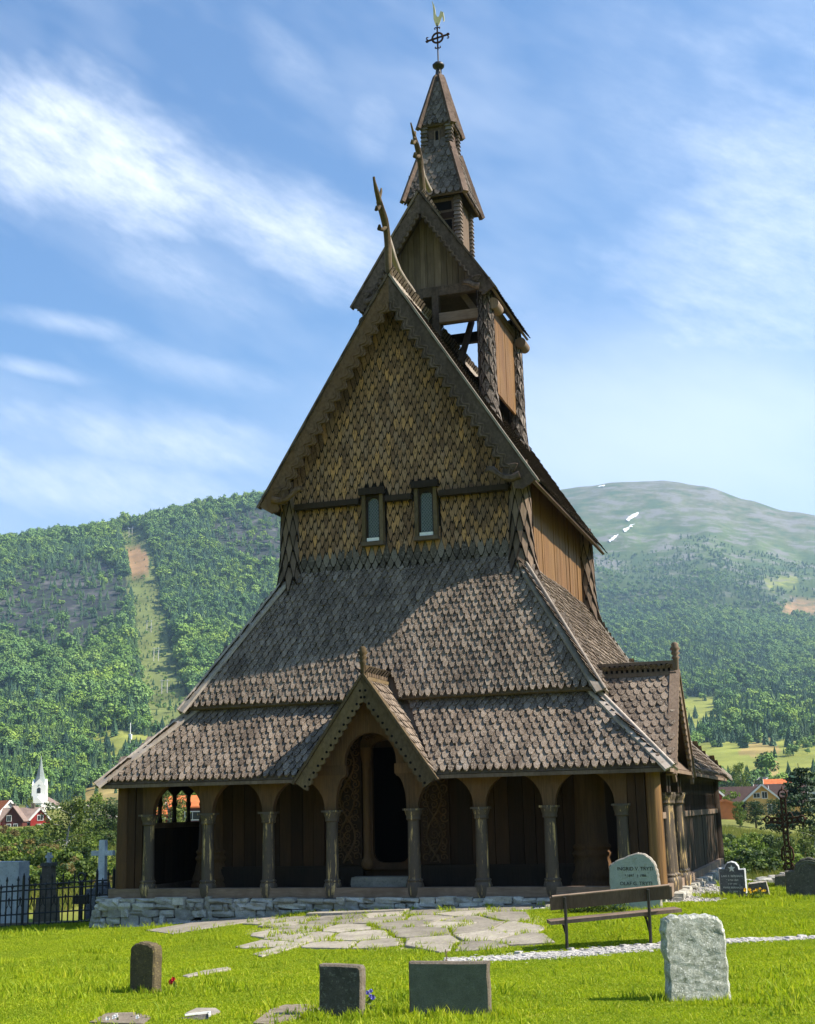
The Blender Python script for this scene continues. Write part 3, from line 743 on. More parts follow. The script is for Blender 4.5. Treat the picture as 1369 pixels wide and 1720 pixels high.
# ridge crest and dragon heads
def crest(parent, y0, y1, z, h, m='pale_board', x=0., axis=1, nm='ridge_crest'):
    g = MB(); P = [(y0, 0), (y1, 0), (y1, h*.7)]; n = max(4, int(abs(y1-y0)/.16))
    for k in range(n, 0, -1):
        yy = y0+(y1-y0)*k/n; st = (y1-y0)/n
        P += [(yy-st*.25, h), (yy-st*.75, h), (yy-st, h*.7)]
    g.prism(P, (x, 0, z), (0, 1, 0), (0, 0, 1), .08)
    return g.build(nm, MT[m], parent)
crest(nave_roof, 1.95, 4.9, 13.92, .40); crest(nave_roof, 8.4, 11.0, 13.92, .40)
def dragon(parent, pts, rad, curls, mat_='dragon_wood', ear=None):
    p3 = [un(x, y, 0, 0) for x, y in pts]
    # smooth
    q = []
    for i in range(len(p3)-1):
        p0, p1, p2, p4 = p3[max(i-1, 0)], p3[i], p3[i+1], p3[min(i+2, len(p3)-1)]
        for k in range(4):
            t = k/4; q.append(.5*((2*p1)+(-p0+p2)*t+(2*p0-5*p1+4*p2-p4)*t*t+(-p0+3*p1-3*p2+p4)*t**3))
    q.append(p3[-1]); n = len(q)
    rr = [np.interp(i/(n-1), np.linspace(0, 1, len(rad)), rad) for i in range(n)]
    g = MB(); g.tube(q, rr, 8, flat=1.0); o = g.build('dragon_head', MT[mat_], parent)
    for i, (cx, cy, L, w, up) in enumerate(curls):
        c = un(cx, cy, 0, 0); b = un(cx+L, cy-up, 0, 0); g = MB(); m_ = (c+b)/2+np.array([0, 0, -.04])
        g.tube([b, m_, c, c+np.array([0, .03, .10])], [w*.8, w*.9, w, w*.6], 8); g.build(('tongue_curl', 'beard_curl', 'ear')[min(i, 2)], MT[mat_], o)
    g = MB()
    for k in (-1, 1): g.tube([p+np.array([k*r_*.8, -.02, 0]) for p, r_ in zip(q[:n*2//3], rr)], .022, 5)
    g.build('carved_rib', MT['grey_wood'], o)
    return o
dragon(nave_roof, [(656, 486), (653, 450), (652, 415), (650, 390), (646, 368), (639, 345), (633, 322), (629, 305), (628, 297)], [.085, .085, .08, .08, .09, .075, .06, .035, .03],
       [(637, 384, 11, .055, 2), (632, 352, 7, .045, 8), (640, 322, -3, .035, -12)])
g = MB(); Q = [un(x, y, 0, 0) for x, y in [(652, 395), (656, 412), (661, 432), (668, 452), (679, 470), (694, 490)]]
g.tube(Q, [.05, .07, .08, .085, .085, .07], 6); g.build('neck_ridge', MT['pale_board'], nave_roof)
# --- belfry on the ridge
BX, BY0, BY1 = 1.52, 5.05, 8.25
for sx in (-1, 1):
    for yy in (BY0, BY1):
        shingled_post(sx*BX, yy, 11.0, 14.62, .20, .16, 0, n=6, name='belfry_post', mats=[MT['roof_grey'], MT['tar_edge']], w=.25, row=.30, flare=.10)
    y = BY0+.18
    while y < BY1-.15:
        ww = min(random.uniform(.2, .3), BY1-.14-y); g = MB(); d = random.uniform(-.01, .01)
        g.box((sx*BX-.03, y+.003, 12.22 if sx > 0 else 11.3), (sx*BX+.03+d, y+ww-.003, 14.5)); g.build('belfry_board', MT['gold_wood'], CH); y += ww
    for yy in (4.92, 8.0):
        g = MB(); g.tube([(sx*1.76, yy, 14.30), (sx*1.76, yy+.55, 14.30)], .15, 14, smooth=True); g.build('log_end', MT['grey_wood'], CH)
    g = MB(); g.beam((sx*1.52, 4.9, 14.58), (sx*1.52, 8.5, 14.58), .16, .2, r=.3); g.build('wall_plate', MT['grey_wood'], CH)
def beamo(p, q, w, h, m, nm='beam'):
    g = MB(); g.beam(p, q, w, h, r=.6); return g.build(nm, MT[m], CH)
beamo((-1.5, 5.02, 14.86), (1.5, 5.02, 14.86), .16, .26, 'barge_grey', 'tie_beam')
beamo((.28, 5.0, 14.10), (1.4, 5.0, 14.10), .16, .26, 'sill_wood', 'rail_beam'); beamo((-1.4, 5.0, 14.10), (-.28, 5.0, 14.10), .16, .26, 'sill_wood', 'rail_beam')
for s in (-1, 1):
    g = MB(); g.box((s*.22-.09, 4.92, 13.6), (s*.22+.09, 5.1, 14.96)); g.build('belfry_stud', MT['barge_grey'], CH)
beamo((-1.5, 8.2, 13.35), (1.5, 8.2, 13.35), .16, .3, 'tar_wood', 'rail_beam'); beamo((-1.5, 8.2, 14.7), (1.5, 8.2, 14.7), .16, .3, 'tar_wood', 'tie_beam')
beamo((.75, 8.2, 11.8), (.75, 8.2, 14.6), .14, .14, 'tar_wood', 'belfry_stud')
beamo((-1.5, 6.6, 14.7), (1.5, 6.6, 14.7), .18, .24, 'sill_wood', 'tie_beam')
for s in (-1, 1):
    beamo((s*1.4, 5.3, 14.0), (s*.5, 5.3, 15.4), .12, .16, 'sill_wood', 'brace'); beamo((s*.6, 5.2, 15.3), (s*.6, 8.1, 15.3), .14, .2, 'sill_wood', 'beam')
    beamo((s*.55, 6.0, 13.2), (s*.55, 7.4, 14.9), .12, .16, 'sill_wood', 'brace')
g = MB(); g.box((-1.4, 5.2, 15.25), (1.4, 8.1, 15.3)); g.build('belfry_ceiling', MT['tar_wood'], CH)
g = MB(); g.box((-1.4, 8.22, 11.3), (1.4, 8.28, 12.85)); g.build('belfry_rear_board', MT['tar_wood'], CH)
# belfry gable planks
x = -1.2
while x < 1.2:
    w_ = random.uniform(.13, .2); zt = lambda q: 17.3-1.53*abs(q)-.1
    if x < 0 < x+w_: w_ = -x if -x > .05 else w_
    z1, z2 = zt(x), zt(x+w_)
    if max(z1, z2) > 15.02:
        g = MB(); d = random.uniform(0, .02)
        g.prism([(x+.004, 14.99), (x+w_-.004, 14.99), (x+w_-.004, max(z2, 15.0)), (x+.004, max(z1, 15.0))], (0, 5.05-d, 0), (1, 0, 0), (0, 0, 1), .04); g.build('gable_plank', MT['grey_wood'], CH)
    x += w_
BE, BEZ, BA, BR0, BR1 = 1.88, 14.58, 17.42, 4.52, 8.60
g = MB()
for sg in (-1, 1):
    c = [(sg*BE, BR0, BEZ), (sg*BE, BR1, BEZ), (0, BR1, BA), (0, BR0, BA)]
    if sg < 0: c = [c[1], c[0], c[3], c[2]]
    slab(g, c, .06)
belfry_roof = g.build('belfry_roof', MT['grey_wood'], CH)
rest = MB()
for c in ([(BE, BR0, BEZ), (BE, BR1, BEZ), (0, BR1, BA), (0, BR0, BA)], [(-BE, BR1, BEZ), (-BE, BR0, BEZ), (0, BR0, BA), (0, BR1, BA)]):
    put_merged(rest, lay(c, .185, .2, 'diamond', .17, .42, .1, .03, .02), shingle_geo('diamond', .182, .46, .22, .034, .028))
tag(rest.build('roof_shingles', [MT['roof_grey'], MT['roof_edge']], belfry_roof), kind='stuff')
for sg in (-1, 1):
    barge((0, 17.50), (sg*1.90, 14.56), 4.50, .36, .18, .06, 'scal', 'barge_grey', belfry_roof, ribs=1, trim='grey_wood')
    P = [(1.55, 14.62), (1.40, 14.66), (1.27, 14.74), (1.16, 14.78), (1.08, 14.74)]
    beast(belfry_roof, [(sg*x, z) for x, z in P], [.10, .08, .07, .07, .03], 4.45, 'barge_grey', fan=(sg*1.50, 14.70, sg))
    g = MB(); g.prism([(sg*1.86, 14.56), (sg*1.32, 14.55), (sg*1.15, 14.82), (sg*1.40, 15.0), (sg*1.55, 15.05)], (0, 4.50, 0), (1, 0, 0), (0, 0, 1), .065); g.build('beast_board', MT['barge_grey'], belfry_roof)
dragon(belfry_roof, [(712, 338), (710, 315), (708, 292), (706, 270), (702, 250), (697, 232), (693, 218), (690, 206)], [.08, .08, .075, .075, .07, .055, .03, .018],
       [(697, 262, 8, .065, 1), (692, 240, 6, .05, 4), (697, 226, -2, .04, -6)], 'dragon_wood')
g = MB(); Q = [un(x, y, 0, 0) for x, y in [(708, 278), (711, 295), (716, 308), (722, 320)]]
g.tube(Q, [.05, .065, .075, .08], 6); g.build('neck_ridge', MT['pale_board'], belfry_roof)
# --- spire
SY = 6.72
def sq(h, z): return [(-h, SY-h, z), (h, SY-h, z), (h, SY+h, z), (-h, SY+h, z)]
def turret(h, z0, z1, mside, slit=False, nm='turret_wall'):
    g = MB(); g.box((-h, SY-h, z0), (h, SY+h, z1), 0, .5); o = g.build(nm, MT[mside], CH)
    n = int((z1-z0)/.11)
    for sx in (-1, 1):
        for sy in (-1, 1):
            g = MB()
            for k in range(n):
                z = z0+(z1-z0)*k/n; q = .085
                g.add([(sx*h+a*q*(1.25 if c == 0 else .8), SY+sy*h+b*q*(1.25 if c == 0 else .8), z+c) for c in (0, .13) for a, b in ((-1, -1), (1, -1), (1, 1), (-1, 1))],
                      [(3, 2, 1, 0), (4, 5, 6, 7), (0, 1, 5, 4), (1, 2, 6, 5), (2, 3, 7, 6), (3, 0, 4, 7)], 0)
            g.build('turret_corner', MT['roof_grey'], o)
    if slit:
        g = MB(); g.box((-.05, SY-h-.02, z0+.22), (.05, SY-h+.01, z1-.2)); g.build('slit_window', MT['dark_void'], o)  # black strip on the wall paints the shade inside the slit
        g = MB()
        for s in (-1, 1): g.box((s*.06-.012, SY-h-.03, z0+.20), (s*.06+.012, SY-h+.01, z1-.18))
        g.build('slit_frame', MT['grey_wood'], o)
    return o
lt = turret(.60, 15.2, 18.05, 'grey_wood')
g = MB(); g.box((-.5, SY-.62, 17.45), (.5, SY-.605, 17.62)); g.build('belfry_louvre', MT['dark_plank'], lt)
g = MB(); g.box((-.42, SY-.612, 16.7), (.42, SY-.602, 17.4)); g.box((-.42, SY-.612, 17.7), (.42, SY-.602, 17.95)); g.build('opening', MT['dark_void'], lt)  # black panels on the wall face paint the shade of openings
turret(.36, 19.6, 20.45, 'barge_grey', True)
def pyramid(h0, z0, h1, z1, nm, pitch, row):
    lo, hi = sq(h0, z0), sq(h1, z1); g = MB()
    for f in roof_faces(lo, hi): slab(g, f, .05)
    o = g.build(nm, MT['grey_wood'], CH); rest = MB()
    for i, f in enumerate(roof_faces(lo, hi)):
        put_merged(rest, lay(f, pitch, row, 'round', pitch*.95, row*2.2, row*.5, .035, .024, strict=.18), shingle_geo('round', pitch*.98, row*2.5, row*.9, .026, .024))
    tag(rest.build('roof_shingles', [MT['roof_grey'], MT['roof_edge']], o), kind='stuff')
    for i in range(4):
        a, b = V(lo[i]), V(hi[i]); d = (b-a).normalized(); out = V((a.x, a.y-SY, 0)).normalized()
        g = MB(); g.beam(a-d*.06+out*.035, b+out*.035, .17, .10, tuple(out), 0, .6); g.build('hip_board', MT['barge_grey'], o)
    return o
pyramid(.86, 18.05, .40, 19.78, 'spire_roof', .19, .19); pyramid(.47, 20.40, .05, 22.15, 'spire_roof', .155, .17)
g = MB(); g.lathe([(.16, 21.95), (.08, 22.3), (.05, 22.45), (.16, 22.47), (.18, 22.53), (.12, 22.6), (.03, 22.64)], (0, SY, 0), 10); g.build('spire_cap', MT['iron'], CH)
vane = empty('weather_vane'); vane.parent = CH
g = MB(); g.tube([(0, SY, 22.6), (0, SY, 23.9)], .022, 6); g.build('rod', MT['iron'], vane)
g = MB(); zc = 23.42
ringp = [(.16*cos(a), SY-.0, zc+.16*sin(a)) for a in [k*2*pi/16 for k in range(17)]]
g.tube(ringp, .032, 6); g.beam((-.36, SY, zc-.05), (.36, SY, zc+.05), .04, .04); g.beam((0, SY, zc-.3), (0, SY, zc+.3), .04, .04, (0, 1, 0))
for a in (0, pi/2, pi, 3*pi/2):
    for k in (-1, 1):
        c = (.30*cos(a), .30*sin(a)); p = (-sin(a)*k, cos(a)*k)
        g.tube([(c[0]+p[0]*s+cos(a)*e, SY, zc+c[1]+p[1]*s+sin(a)*e) for s, e in ((0, 0), (.04, .04), (.08, .03), (.07, -.02))], .018, 5)
g.build('ring_cross', MT['rust'], vane)
g = MB(); P = [(-.04, 23.98), (.05, 23.98), (.10, 24.10), (.16, 24.26), (.20, 24.05), (.23, 24.10), (.20, 24.36), (.12, 24.42), (.07, 24.26), (.02, 24.24), (-.03, 24.35), (-.06, 24.62), (-.13, 24.82), (-.10, 24.5), (-.10, 24.2)]
P = [(a, b-.16) for a, b in P]; g.prism(P, (0, SY, 0), (1, 0, 0), (0, 0, 1), .03); g.build('cock', MT['gilt'], vane)
# --- porches (local frame: x across, y backwards from the front, z up)
def make_porch(Mw, hw, depth, zr, ze, back, front_m, ridge_m, shm):
    po = empty('porch'); po.parent = CH
    def fin(o): o.data.transform(Mw); o.data.update(); return o
    g = MB(); rest = MB()
    for sg in (-1, 1):
        c = [(sg*hw, .05, ze), (sg*hw, back, ze), (0, depth, zr), (0, .05, zr)]
        if sg < 0: c = [c[1], c[0], c[3], c[2]]
        slab(g, c, .05)
        put_merged(rest, lay(c, .165, .19, 'round', .155, .4, .08, .03, .02), shingle_geo('round', .162, .46, .16, .034, .028))
    rf = fin(g.build('porch_roof', MT['grey_wood'], po)); tag(fin(rest.build('roof_shingles', shm, rf)), kind='stuff')
    for sg in (-1, 1):
        o = barge((0, zr+.04), (sg*(hw+.03), ze-.08), 0, .30, .165, .05, 'scal', front_m, po, ribs=0, holes=True, trim='moss_wood' if front_m != 'grey_wood' else 'grey_wood')
        fin(o); [fin(c) for c in o.children]
    g = MB(); g.box((-.06, .02, zr-.02), (.06, depth+.15, zr+.28), 0, .5); g.beam((0, .0, zr+.0), (0, depth+.15, zr+.0), .22, .07, r=.4)
    rc = fin(g.build('ridge_crest', MT[ridge_m], po))
    g = MB(); n = int(depth/.11)
    for k in range(n):
        y = .12+(depth-.05)*k/n
        for s in (-1, 1):
            if s < 0 and ridge_m == 'moss_wood': continue
            g.box((s*.062-.006, y, zr+.06), (s*.062+.006, y+.05, zr+.13)); g.box((s*.062-.006, y+.045, zr+.17), (s*.062+.006, y+.09, zr+.22))
    tag(fin(g.build('crest_carving', MT['dark_void'] if ridge_m != 'moss_wood' else MT['grey_wood'], rc)), kind='stuff')  # on the grey crest near-black blocks paint the shade of piercings
    g = MB(); g.lathe([(.05, zr-.1), (.06, zr+.30), (.09, zr+.34), (.05, zr+.38), (.10, zr+.43), (.06, zr+.47), (.11, zr+.52), (.07, zr+.58), (.08, zr+.62), (.04, zr+.66)], (0, .0, 0), 8); fin(g.build('finial', MT[ridge_m], po))
    return po
Mw = Matrix.Translation((0, -.42, 0))
make_porch(Mw, 1.46, 1.55, 4.32, 2.34, .9, 'moss_wood', 'moss_wood', SHM)
Ms = Matrix(((0, -1, 0, 6.05), (1, 0, 0, 2.25), (0, 0, 1, 0), (0, 0, 0, 1)))
sp_ = make_porch(Ms, 1.78, 1.7, 4.34, 2.32, 1.1, 'grey_wood', 'grey_wood', SHM)
g = MB(); g.prism([(.55, 2.3), (3.95, 2.3), (2.25, 4.2)], (5.72, 0, 0), (0, 1, 0), (0, 0, 1), .08); g.build('porch_gable', MT['tar_wood'], CH)
# doorstep block inside the porch
# ------------------------------------------------------------------ terrain
CP = np.array([(-5.9, -.4, -.62), (-4.1, -.4, -.47), (-2.4, -.4, -.37), (-1.1, -.4, -.33), (1, -.4, -.17), (3.4, -.4, -.14), (5.9, -.4, -.02),
    (6.3, 3, -.02), (6.2, 8, .0), (6.2, 13, .0), (7.5, 6, -.15), (7, 1.5, -.18), (7.9, 1.5, -.16), (9, 1.8, -.2), (10, 0, -.25), (12, -5, -.3), (12, 6, -.4),
    (0, 6, -.35), (-5, 6, -.6), (4, 9, -.2), (-6.4, 3, -.72), (-7, 6, -.9), (-7.3, 2, -.66), (-9.4, 1, -.84), (-8.6, 0, -.76), (-10.8, 3, -1.0), (-13, 6, -1.3), (-13, 0, -1.1), (-14, -5, -1.),
    (-6, -2.2, -.62), (-3, -2.5, -.48), (0, -2.5, -.36), (4, -3, -.30), (7, -2.5, -.20), (5.5, -1.3, -.13), (5.5, -5.5, -.45), (8.5, -4.4, -.42), (3.7, -6.8, -.47), (0, -6, -.5), (-4, -5, -.55), (-7, -4, -.72), (-4, -9, -.6),
    (.7, -10.5, -.45), (4, -11.7, -.45), (7.5, -10.2, -.45), (11, -9, -.4), (0, -14, -.45), (9, -14, -.4), (5, -18, -.2), (9, -25, 0.), (3, -25, -.1), (15, -20, 0.),
    (9.5, 7, -.55), (8.2, 10, -.75), (8.6, 14, -1.5), (12, 11, -1.4), (10.5, 17, -2.), (7.6, 17, -1.4), (14, 6, -1.)])
def near_z(x, y):
    x = np.asarray(x, float); y = np.asarray(y, float); n = 0; d = 0
    for a, b, c in CP:
        q = (x-a)**2+(y-b)**2; w = np.exp(-q/(2*1.7**2))+1e-4*np.exp(-q/(2*9.**2))+1e-12; n = n+w*c; d = d+w
    return n/d+.035*fbm(x*.35, y*.35, 3)
RG = np.array([45, 80, 160, 300, 420, 600, 800, 1200, 1600, 2000, 2600, 3300, 4200, 5000], float)
PROF = {-250: [1530, 1472, 1408, 1385, 1375, 1362, 1320, 1195, 1050, 930, 960, 1000, 1040, 1060],
        0: [1528, 1472, 1408, 1383, 1374, 1360, 1318, 1185, 1035, 915, 950, 990, 1030, 1060],
        110: [1528, 1475, 1410, 1380, 1370, 1356, 1312, 1175, 1022, 899, 950, 990, 1030, 1060],
        205: [1525, 1470, 1402, 1378, 1365, 1345, 1275, 1162, 1012, 886, 950, 990, 1030, 1060],
        250: [1525, 1470, 1402, 1378, 1365, 1345, 1275, 1162, 1005, 868, 950, 990, 1030, 1060],
        330: [1525, 1468, 1400, 1375, 1362, 1340, 1272, 1150, 990, 852, 950, 990, 1030, 1060],
        450: [1522, 1465, 1398, 1372, 1358, 1335, 1268, 1140, 980, 840, 950, 990, 1030, 1060],
        620: [1520, 1460, 1395, 1368, 1352, 1328, 1266, 1150, 1010, 890, 940, 960, 960, 1000],
        800: [1520, 1455, 1390, 1365, 1348, 1325, 1280, 1205, 1130, 1070, 1010, 930, 850, 880],
        950: [1512, 1452, 1388, 1360, 1345, 1318, 1275, 1210, 1160, 1100, 1030, 935, 820, 860],
        1060: [1505, 1450, 1390, 1355, 1340, 1310, 1262, 1200, 1152, 1098, 1030, 930, 806, 850],
        1150: [1500, 1450, 1395, 1352, 1334, 1302, 1252, 1195, 1148, 1095, 1030, 930, 803, 850],
        1220: [1500, 1455, 1398, 1350, 1332, 1298, 1245, 1192, 1146, 1097, 1032, 935, 812, 855],
        1300: [1498, 1462, 1408, 1350, 1330, 1295, 1240, 1195, 1152, 1105, 1042, 948, 838, 870],
        1369: [1498, 1468, 1415, 1350, 1328, 1290, 1238, 1198, 1160, 1114, 1055, 962, 856, 885],
        1650: [1500, 1470, 1420, 1352, 1330, 1290, 1240, 1205, 1170, 1130, 1080, 1000, 910, 920]}
PX = np.array(sorted(PROF))
def az_of(px): d = ray(px, 1350); return atan2(d[0], d[1])
PAZ = np.array([az_of(p) for p in PX])
PT = np.array([[ray(p, y)[2]/hypot(*ray(p, y)[:2]) for y in PROF[p]] for p in PX])      # tan elevation
LR = np.log(RG)
def far_z(az, r):
    az = np.asarray(az, float); r = np.asarray(r, float)
    azc = np.clip(az, PAZ[0], PAZ[-1]); i = np.clip(np.searchsorted(PAZ, azc)-1, 0, len(PAZ)-2)
    f = (azc-PAZ[i])/(PAZ[i+1]-PAZ[i]); f = f*f*(3-2*f)*.5+f*.5
    lr = np.log(np.clip(r, RG[0], RG[-1])); j = np.clip(np.searchsorted(LR, lr)-1, 0, len(RG)-2); g = (lr-LR[j])/(LR[j+1]-LR[j])
    t = (PT[i, j]*(1-f)+PT[i+1, j]*f)*(1-g)+(PT[i, j+1]*(1-f)+PT[i+1, j+1]*f)*g
    z = CAM[2]+t*r
    amp = np.interp(r, [60, 300, 800, 1500, 2000, 2700, 3500, 5000], [.2, .8, 5, 14, 8, 20, 42, 24])
    x = CAM[0]+r*np.sin(az); y = CAM[1]+r*np.cos(az)
    n = fbm(x/240., y/240., 5); rid = 1-np.abs(fbm(x/420.+7, y/420.-3, 4))*2
    fade = 1-.75*np.exp(-((r-2000)/220.)**2)*np.where(az < az_of(760), 1, 0)-.7*np.exp(-((r-4200)/350.)**2)
    return z+amp*fade*(n+.35*rid-.2)
def ground_z(x, y):
    x = np.asarray(x, float); y = np.asarray(y, float)
    r = np.hypot(x-CAM[0], y-CAM[1]); az = np.arctan2(x-CAM[0], y-CAM[1])
    q = np.clip((np.hypot(x-2, (y+3)*.85)-15)/22., 0, 1); q = q*q*(3-2*q)
    q = np.where((y < -3), np.clip((np.hypot(x-4, y+12)-26)/30., 0, 1), q)
    return near_z(x, y)*(1-q)+far_z(az, np.maximum(r, 30.))*q
def gz(x, y): return float(ground_z(np.array([x]), np.array([y]))[0])
az0, az1 = az_of(-120), az_of(1490)
AZ_ = np.concatenate([np.linspace(az1+.3-2*pi, az0-.306, 56), np.arange(az0-.3, az0-.003, .006), np.arange(az0, az1, .0016), np.arange(az1+.006, az1+.294, .006)]); AZ_ = np.append(AZ_, AZ_[0]+2*pi)
RR = np.concatenate([np.arange(1.5, 12, .7), np.arange(12, 33, .14), np.arange(33, 62, .6), 62*1.022**np.arange(0, 202)]); RR = RR[RR < 5000]
A_, R_ = np.meshgrid(AZ_, RR, indexing='ij'); GX = CAM[0]+R_*np.sin(A_); GY = CAM[1]+R_*np.cos(A_); GZ = ground_z(GX, GY)
# --- what covers the land, as areas traced on the hillsides
def poly(px, py, P):
    c = np.zeros(np.shape(px), bool); j = len(P)-1
    for i in range(len(P)):
        (a, b), (d, e) = P[i], P[j]
        if b != e: c ^= ((b > py) != (e > py)) & (px < (d-a)*(py-b)/(e-b)+a)
        j = i
    return c
ROCK = [[(20, 960), (90, 938), (170, 935), (222, 985), (200, 1045), (150, 1100), (40, 1092), (-10, 1040), (5, 990)], [(345, 892), (385, 866), (440, 852), (500, 852), (500, 945), (432, 955), (380, 932)], [(120, 1100), (150, 1090), (140, 1135), (120, 1140)], [(205, 1128), (228, 1128), (225, 1165), (208, 1170)]]
STRIP = [[(200, 890), (246, 888), (272, 1000), (290, 1080), (312, 1160), (345, 1245), (256, 1245), (232, 1130), (220, 1010)]]
SOIL = [[(213, 928), (246, 925), (252, 962), (222, 966)], [(1298, 1030), (1330, 1012), (1400, 1000), (1400, 1030), (1330, 1034)]]
FIELD = [[(132, 1236), (190, 1224), (255, 1238), (246, 1252), (205, 1263), (150, 1258)], [(166, 1264), (205, 1262), (195, 1284), (170, 1282)],
         [(1146, 1168), (1205, 1172), (1212, 1220), (1165, 1238), (1146, 1205)], [(1160, 1250), (1225, 1245), (1300, 1236), (1325, 1270), (1300, 1308), (1200, 1316), (1180, 1292)],
         [(1305, 1242), (1420, 1234), (1420, 1312), (1310, 1312)], [(1285, 975), (1345, 968), (1340, 990), (1290, 995)]]
DRY = [[(160, 1300), (245, 1286), (215, 1345), (130, 1348)], [(1240, 1238), (1300, 1236), (1315, 1262), (1240, 1270)], [(1270, 1285), (1310, 1275), (1320, 1312), (1265, 1312)]]
def incl(px, py, LST):
    m = np.zeros(np.shape(px), bool)
    for P in LST: m |= poly(px, py, P)
    return m
PP_ = np.stack([GX, GY, GZ], -1).reshape(-1, 3); ppx, ppy = proj(PP_); front = ((PP_-CAM)@CF > 1)
rr_ = R_.reshape(-1); pxn = ppx+10*fbm(ppx/40, ppy/40, 3); pyn = ppy+8*fbm(ppx/35+9, ppy/35, 3)
far = front & (rr_ > 250)
COLR = np.zeros((len(PP_), 4), np.float32); COLR[:, 3] = 1
nz = fbm(PP_[:, 0]/60, PP_[:, 1]/60, 4); nz2 = fbm(PP_[:, 0]/17+5, PP_[:, 1]/17, 4)
lawn = np.array([.150, .212, .014]); wild = np.array([.15, .16, .045]); floor_ = np.array([.030, .052, .016])
k = np.clip((rr_-34)/12, 0, 1)[:, None]; COLR[:, :3] = lawn*(1-k)+wild*(1+.5*nz2[:, None])*k
k = np.clip((rr_-620)/120, 0, 1)[:, None]; COLR[:, :3] = COLR[:, :3]*(1-k)+floor_*k
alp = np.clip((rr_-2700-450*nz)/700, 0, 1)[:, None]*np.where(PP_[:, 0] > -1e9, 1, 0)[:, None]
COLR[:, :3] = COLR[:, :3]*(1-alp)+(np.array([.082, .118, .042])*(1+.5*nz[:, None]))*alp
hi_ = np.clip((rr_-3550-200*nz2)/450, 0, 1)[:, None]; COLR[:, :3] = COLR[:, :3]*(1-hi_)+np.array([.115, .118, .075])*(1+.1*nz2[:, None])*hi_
def paint(LST, c, v=.3):
    m = far & incl(pxn, pyn, LST); COLR[m, :3] = np.array(c)*(1+v*nz2[m, None]+v*.6*nz[m, None])
paint(ROCK, (.030, .033, .040), .4); COLR[far & incl(pxn, pyn, ROCK), 3] = 0; paint(STRIP, (.135, .165, .055), .5); paint(FIELD, (.21, .235, .055), .25); paint(SOIL, (.30, .19, .10), .3); paint(DRY, (.27, .215, .085), .4)
# bare gravel along the church and the gravel path on the lawn
PATH = np.array([(3.55, -6.95), (4.6, -6.45), (5.6, -5.85), (6.6, -5.2), (7.6, -4.65), (8.6, -4.2), (10.5, -3.5), (13, -2.8)])
PATHW = np.array([.30, .42, .38, .26, .20, .17, .16, .16])
def path_d(x, y):
    best = np.full(np.shape(x), 9.)
    for i in range(len(PATH)-1):
        a, b = PATH[i], PATH[i+1]; d = b-a; t = np.clip(((x-a[0])*d[0]+(y-a[1])*d[1])/(d@d), 0, 1)
        best = np.minimum(best, np.hypot(x-a[0]-t*d[0], y-a[1]-t*d[1])/(PATHW[i]*(1-t)+PATHW[i+1]*t))
    return best
def apron(x, y):                                 # 1 on the gravel apron in front of the sill
    n = .25*fbm(x*1.3, y*1.3, 3); lim = -.95-.25*np.exp(-((x-1.5)/2.2)**2)-.25*np.exp(-((x+3)/1.5)**2)+n
    a = (y > lim) & (y < .2) & (x > -5.4) & (x < 4.6+n)
    s = (x > 5.6) & (x < 6.45+.5*np.exp(-((y-1.2)/1.)**2)+n) & (y > .1) & (y < 13.5)
    return a | s
gx, gy = PP_[:, 0], PP_[:, 1]; nearm = rr_ < 45
gm = nearm & (apron(gx, gy) | (path_d(gx, gy) < 1))
COLR[gm, :3] = np.array([.40, .385, .36])*(1+.25*nz2[gm, None])
def bare(x, y):                                   # worn earthy patches in the turf
    v = np.zeros(np.shape(x))
    for a, b, s in ((7.9, -10.6, .28), (5.75, -11.6, .25), (2.9, -11.7, .5), (4.3, -11.75, .35), (-1, -2.0, .5), (1.5, -3.2, .5), (6.5, -.4, .35), (1.7, -8.4, .3)):
        v = np.maximum(v, np.exp(-((x-a)**2+(y-b)**2)/(2*s*s)))
    return v
dm = np.clip(bare(gx, gy)-.25, 0, 1)[:, None]*nearm[:, None]; COLR[:, :3] = COLR[:, :3]*(1-dm)+np.array([.24, .19, .06])*dm
def paved(x, y):                                  # worn ground between the paving slabs
    n = .35*fbm(x*.9, y*.9, 3)
    return np.clip(1.25-np.abs(x-(.7-.30*(y+.7)))/(2.5-.12*np.abs(y+2.5)+n), 0, 1)*np.clip((y+5.7+n)*1.4, 0, 1)*np.clip((-.4-y)*3, 0, 1)
pm = (np.clip(paved(gx, gy)*3, 0, .85)*nearm)[:, None]; COLR[:, :3] = COLR[:, :3]*(1-pm)+np.array([.30, .27, .205])*pm
GRAV = np.where(gm, 1., 0.).astype(np.float32)
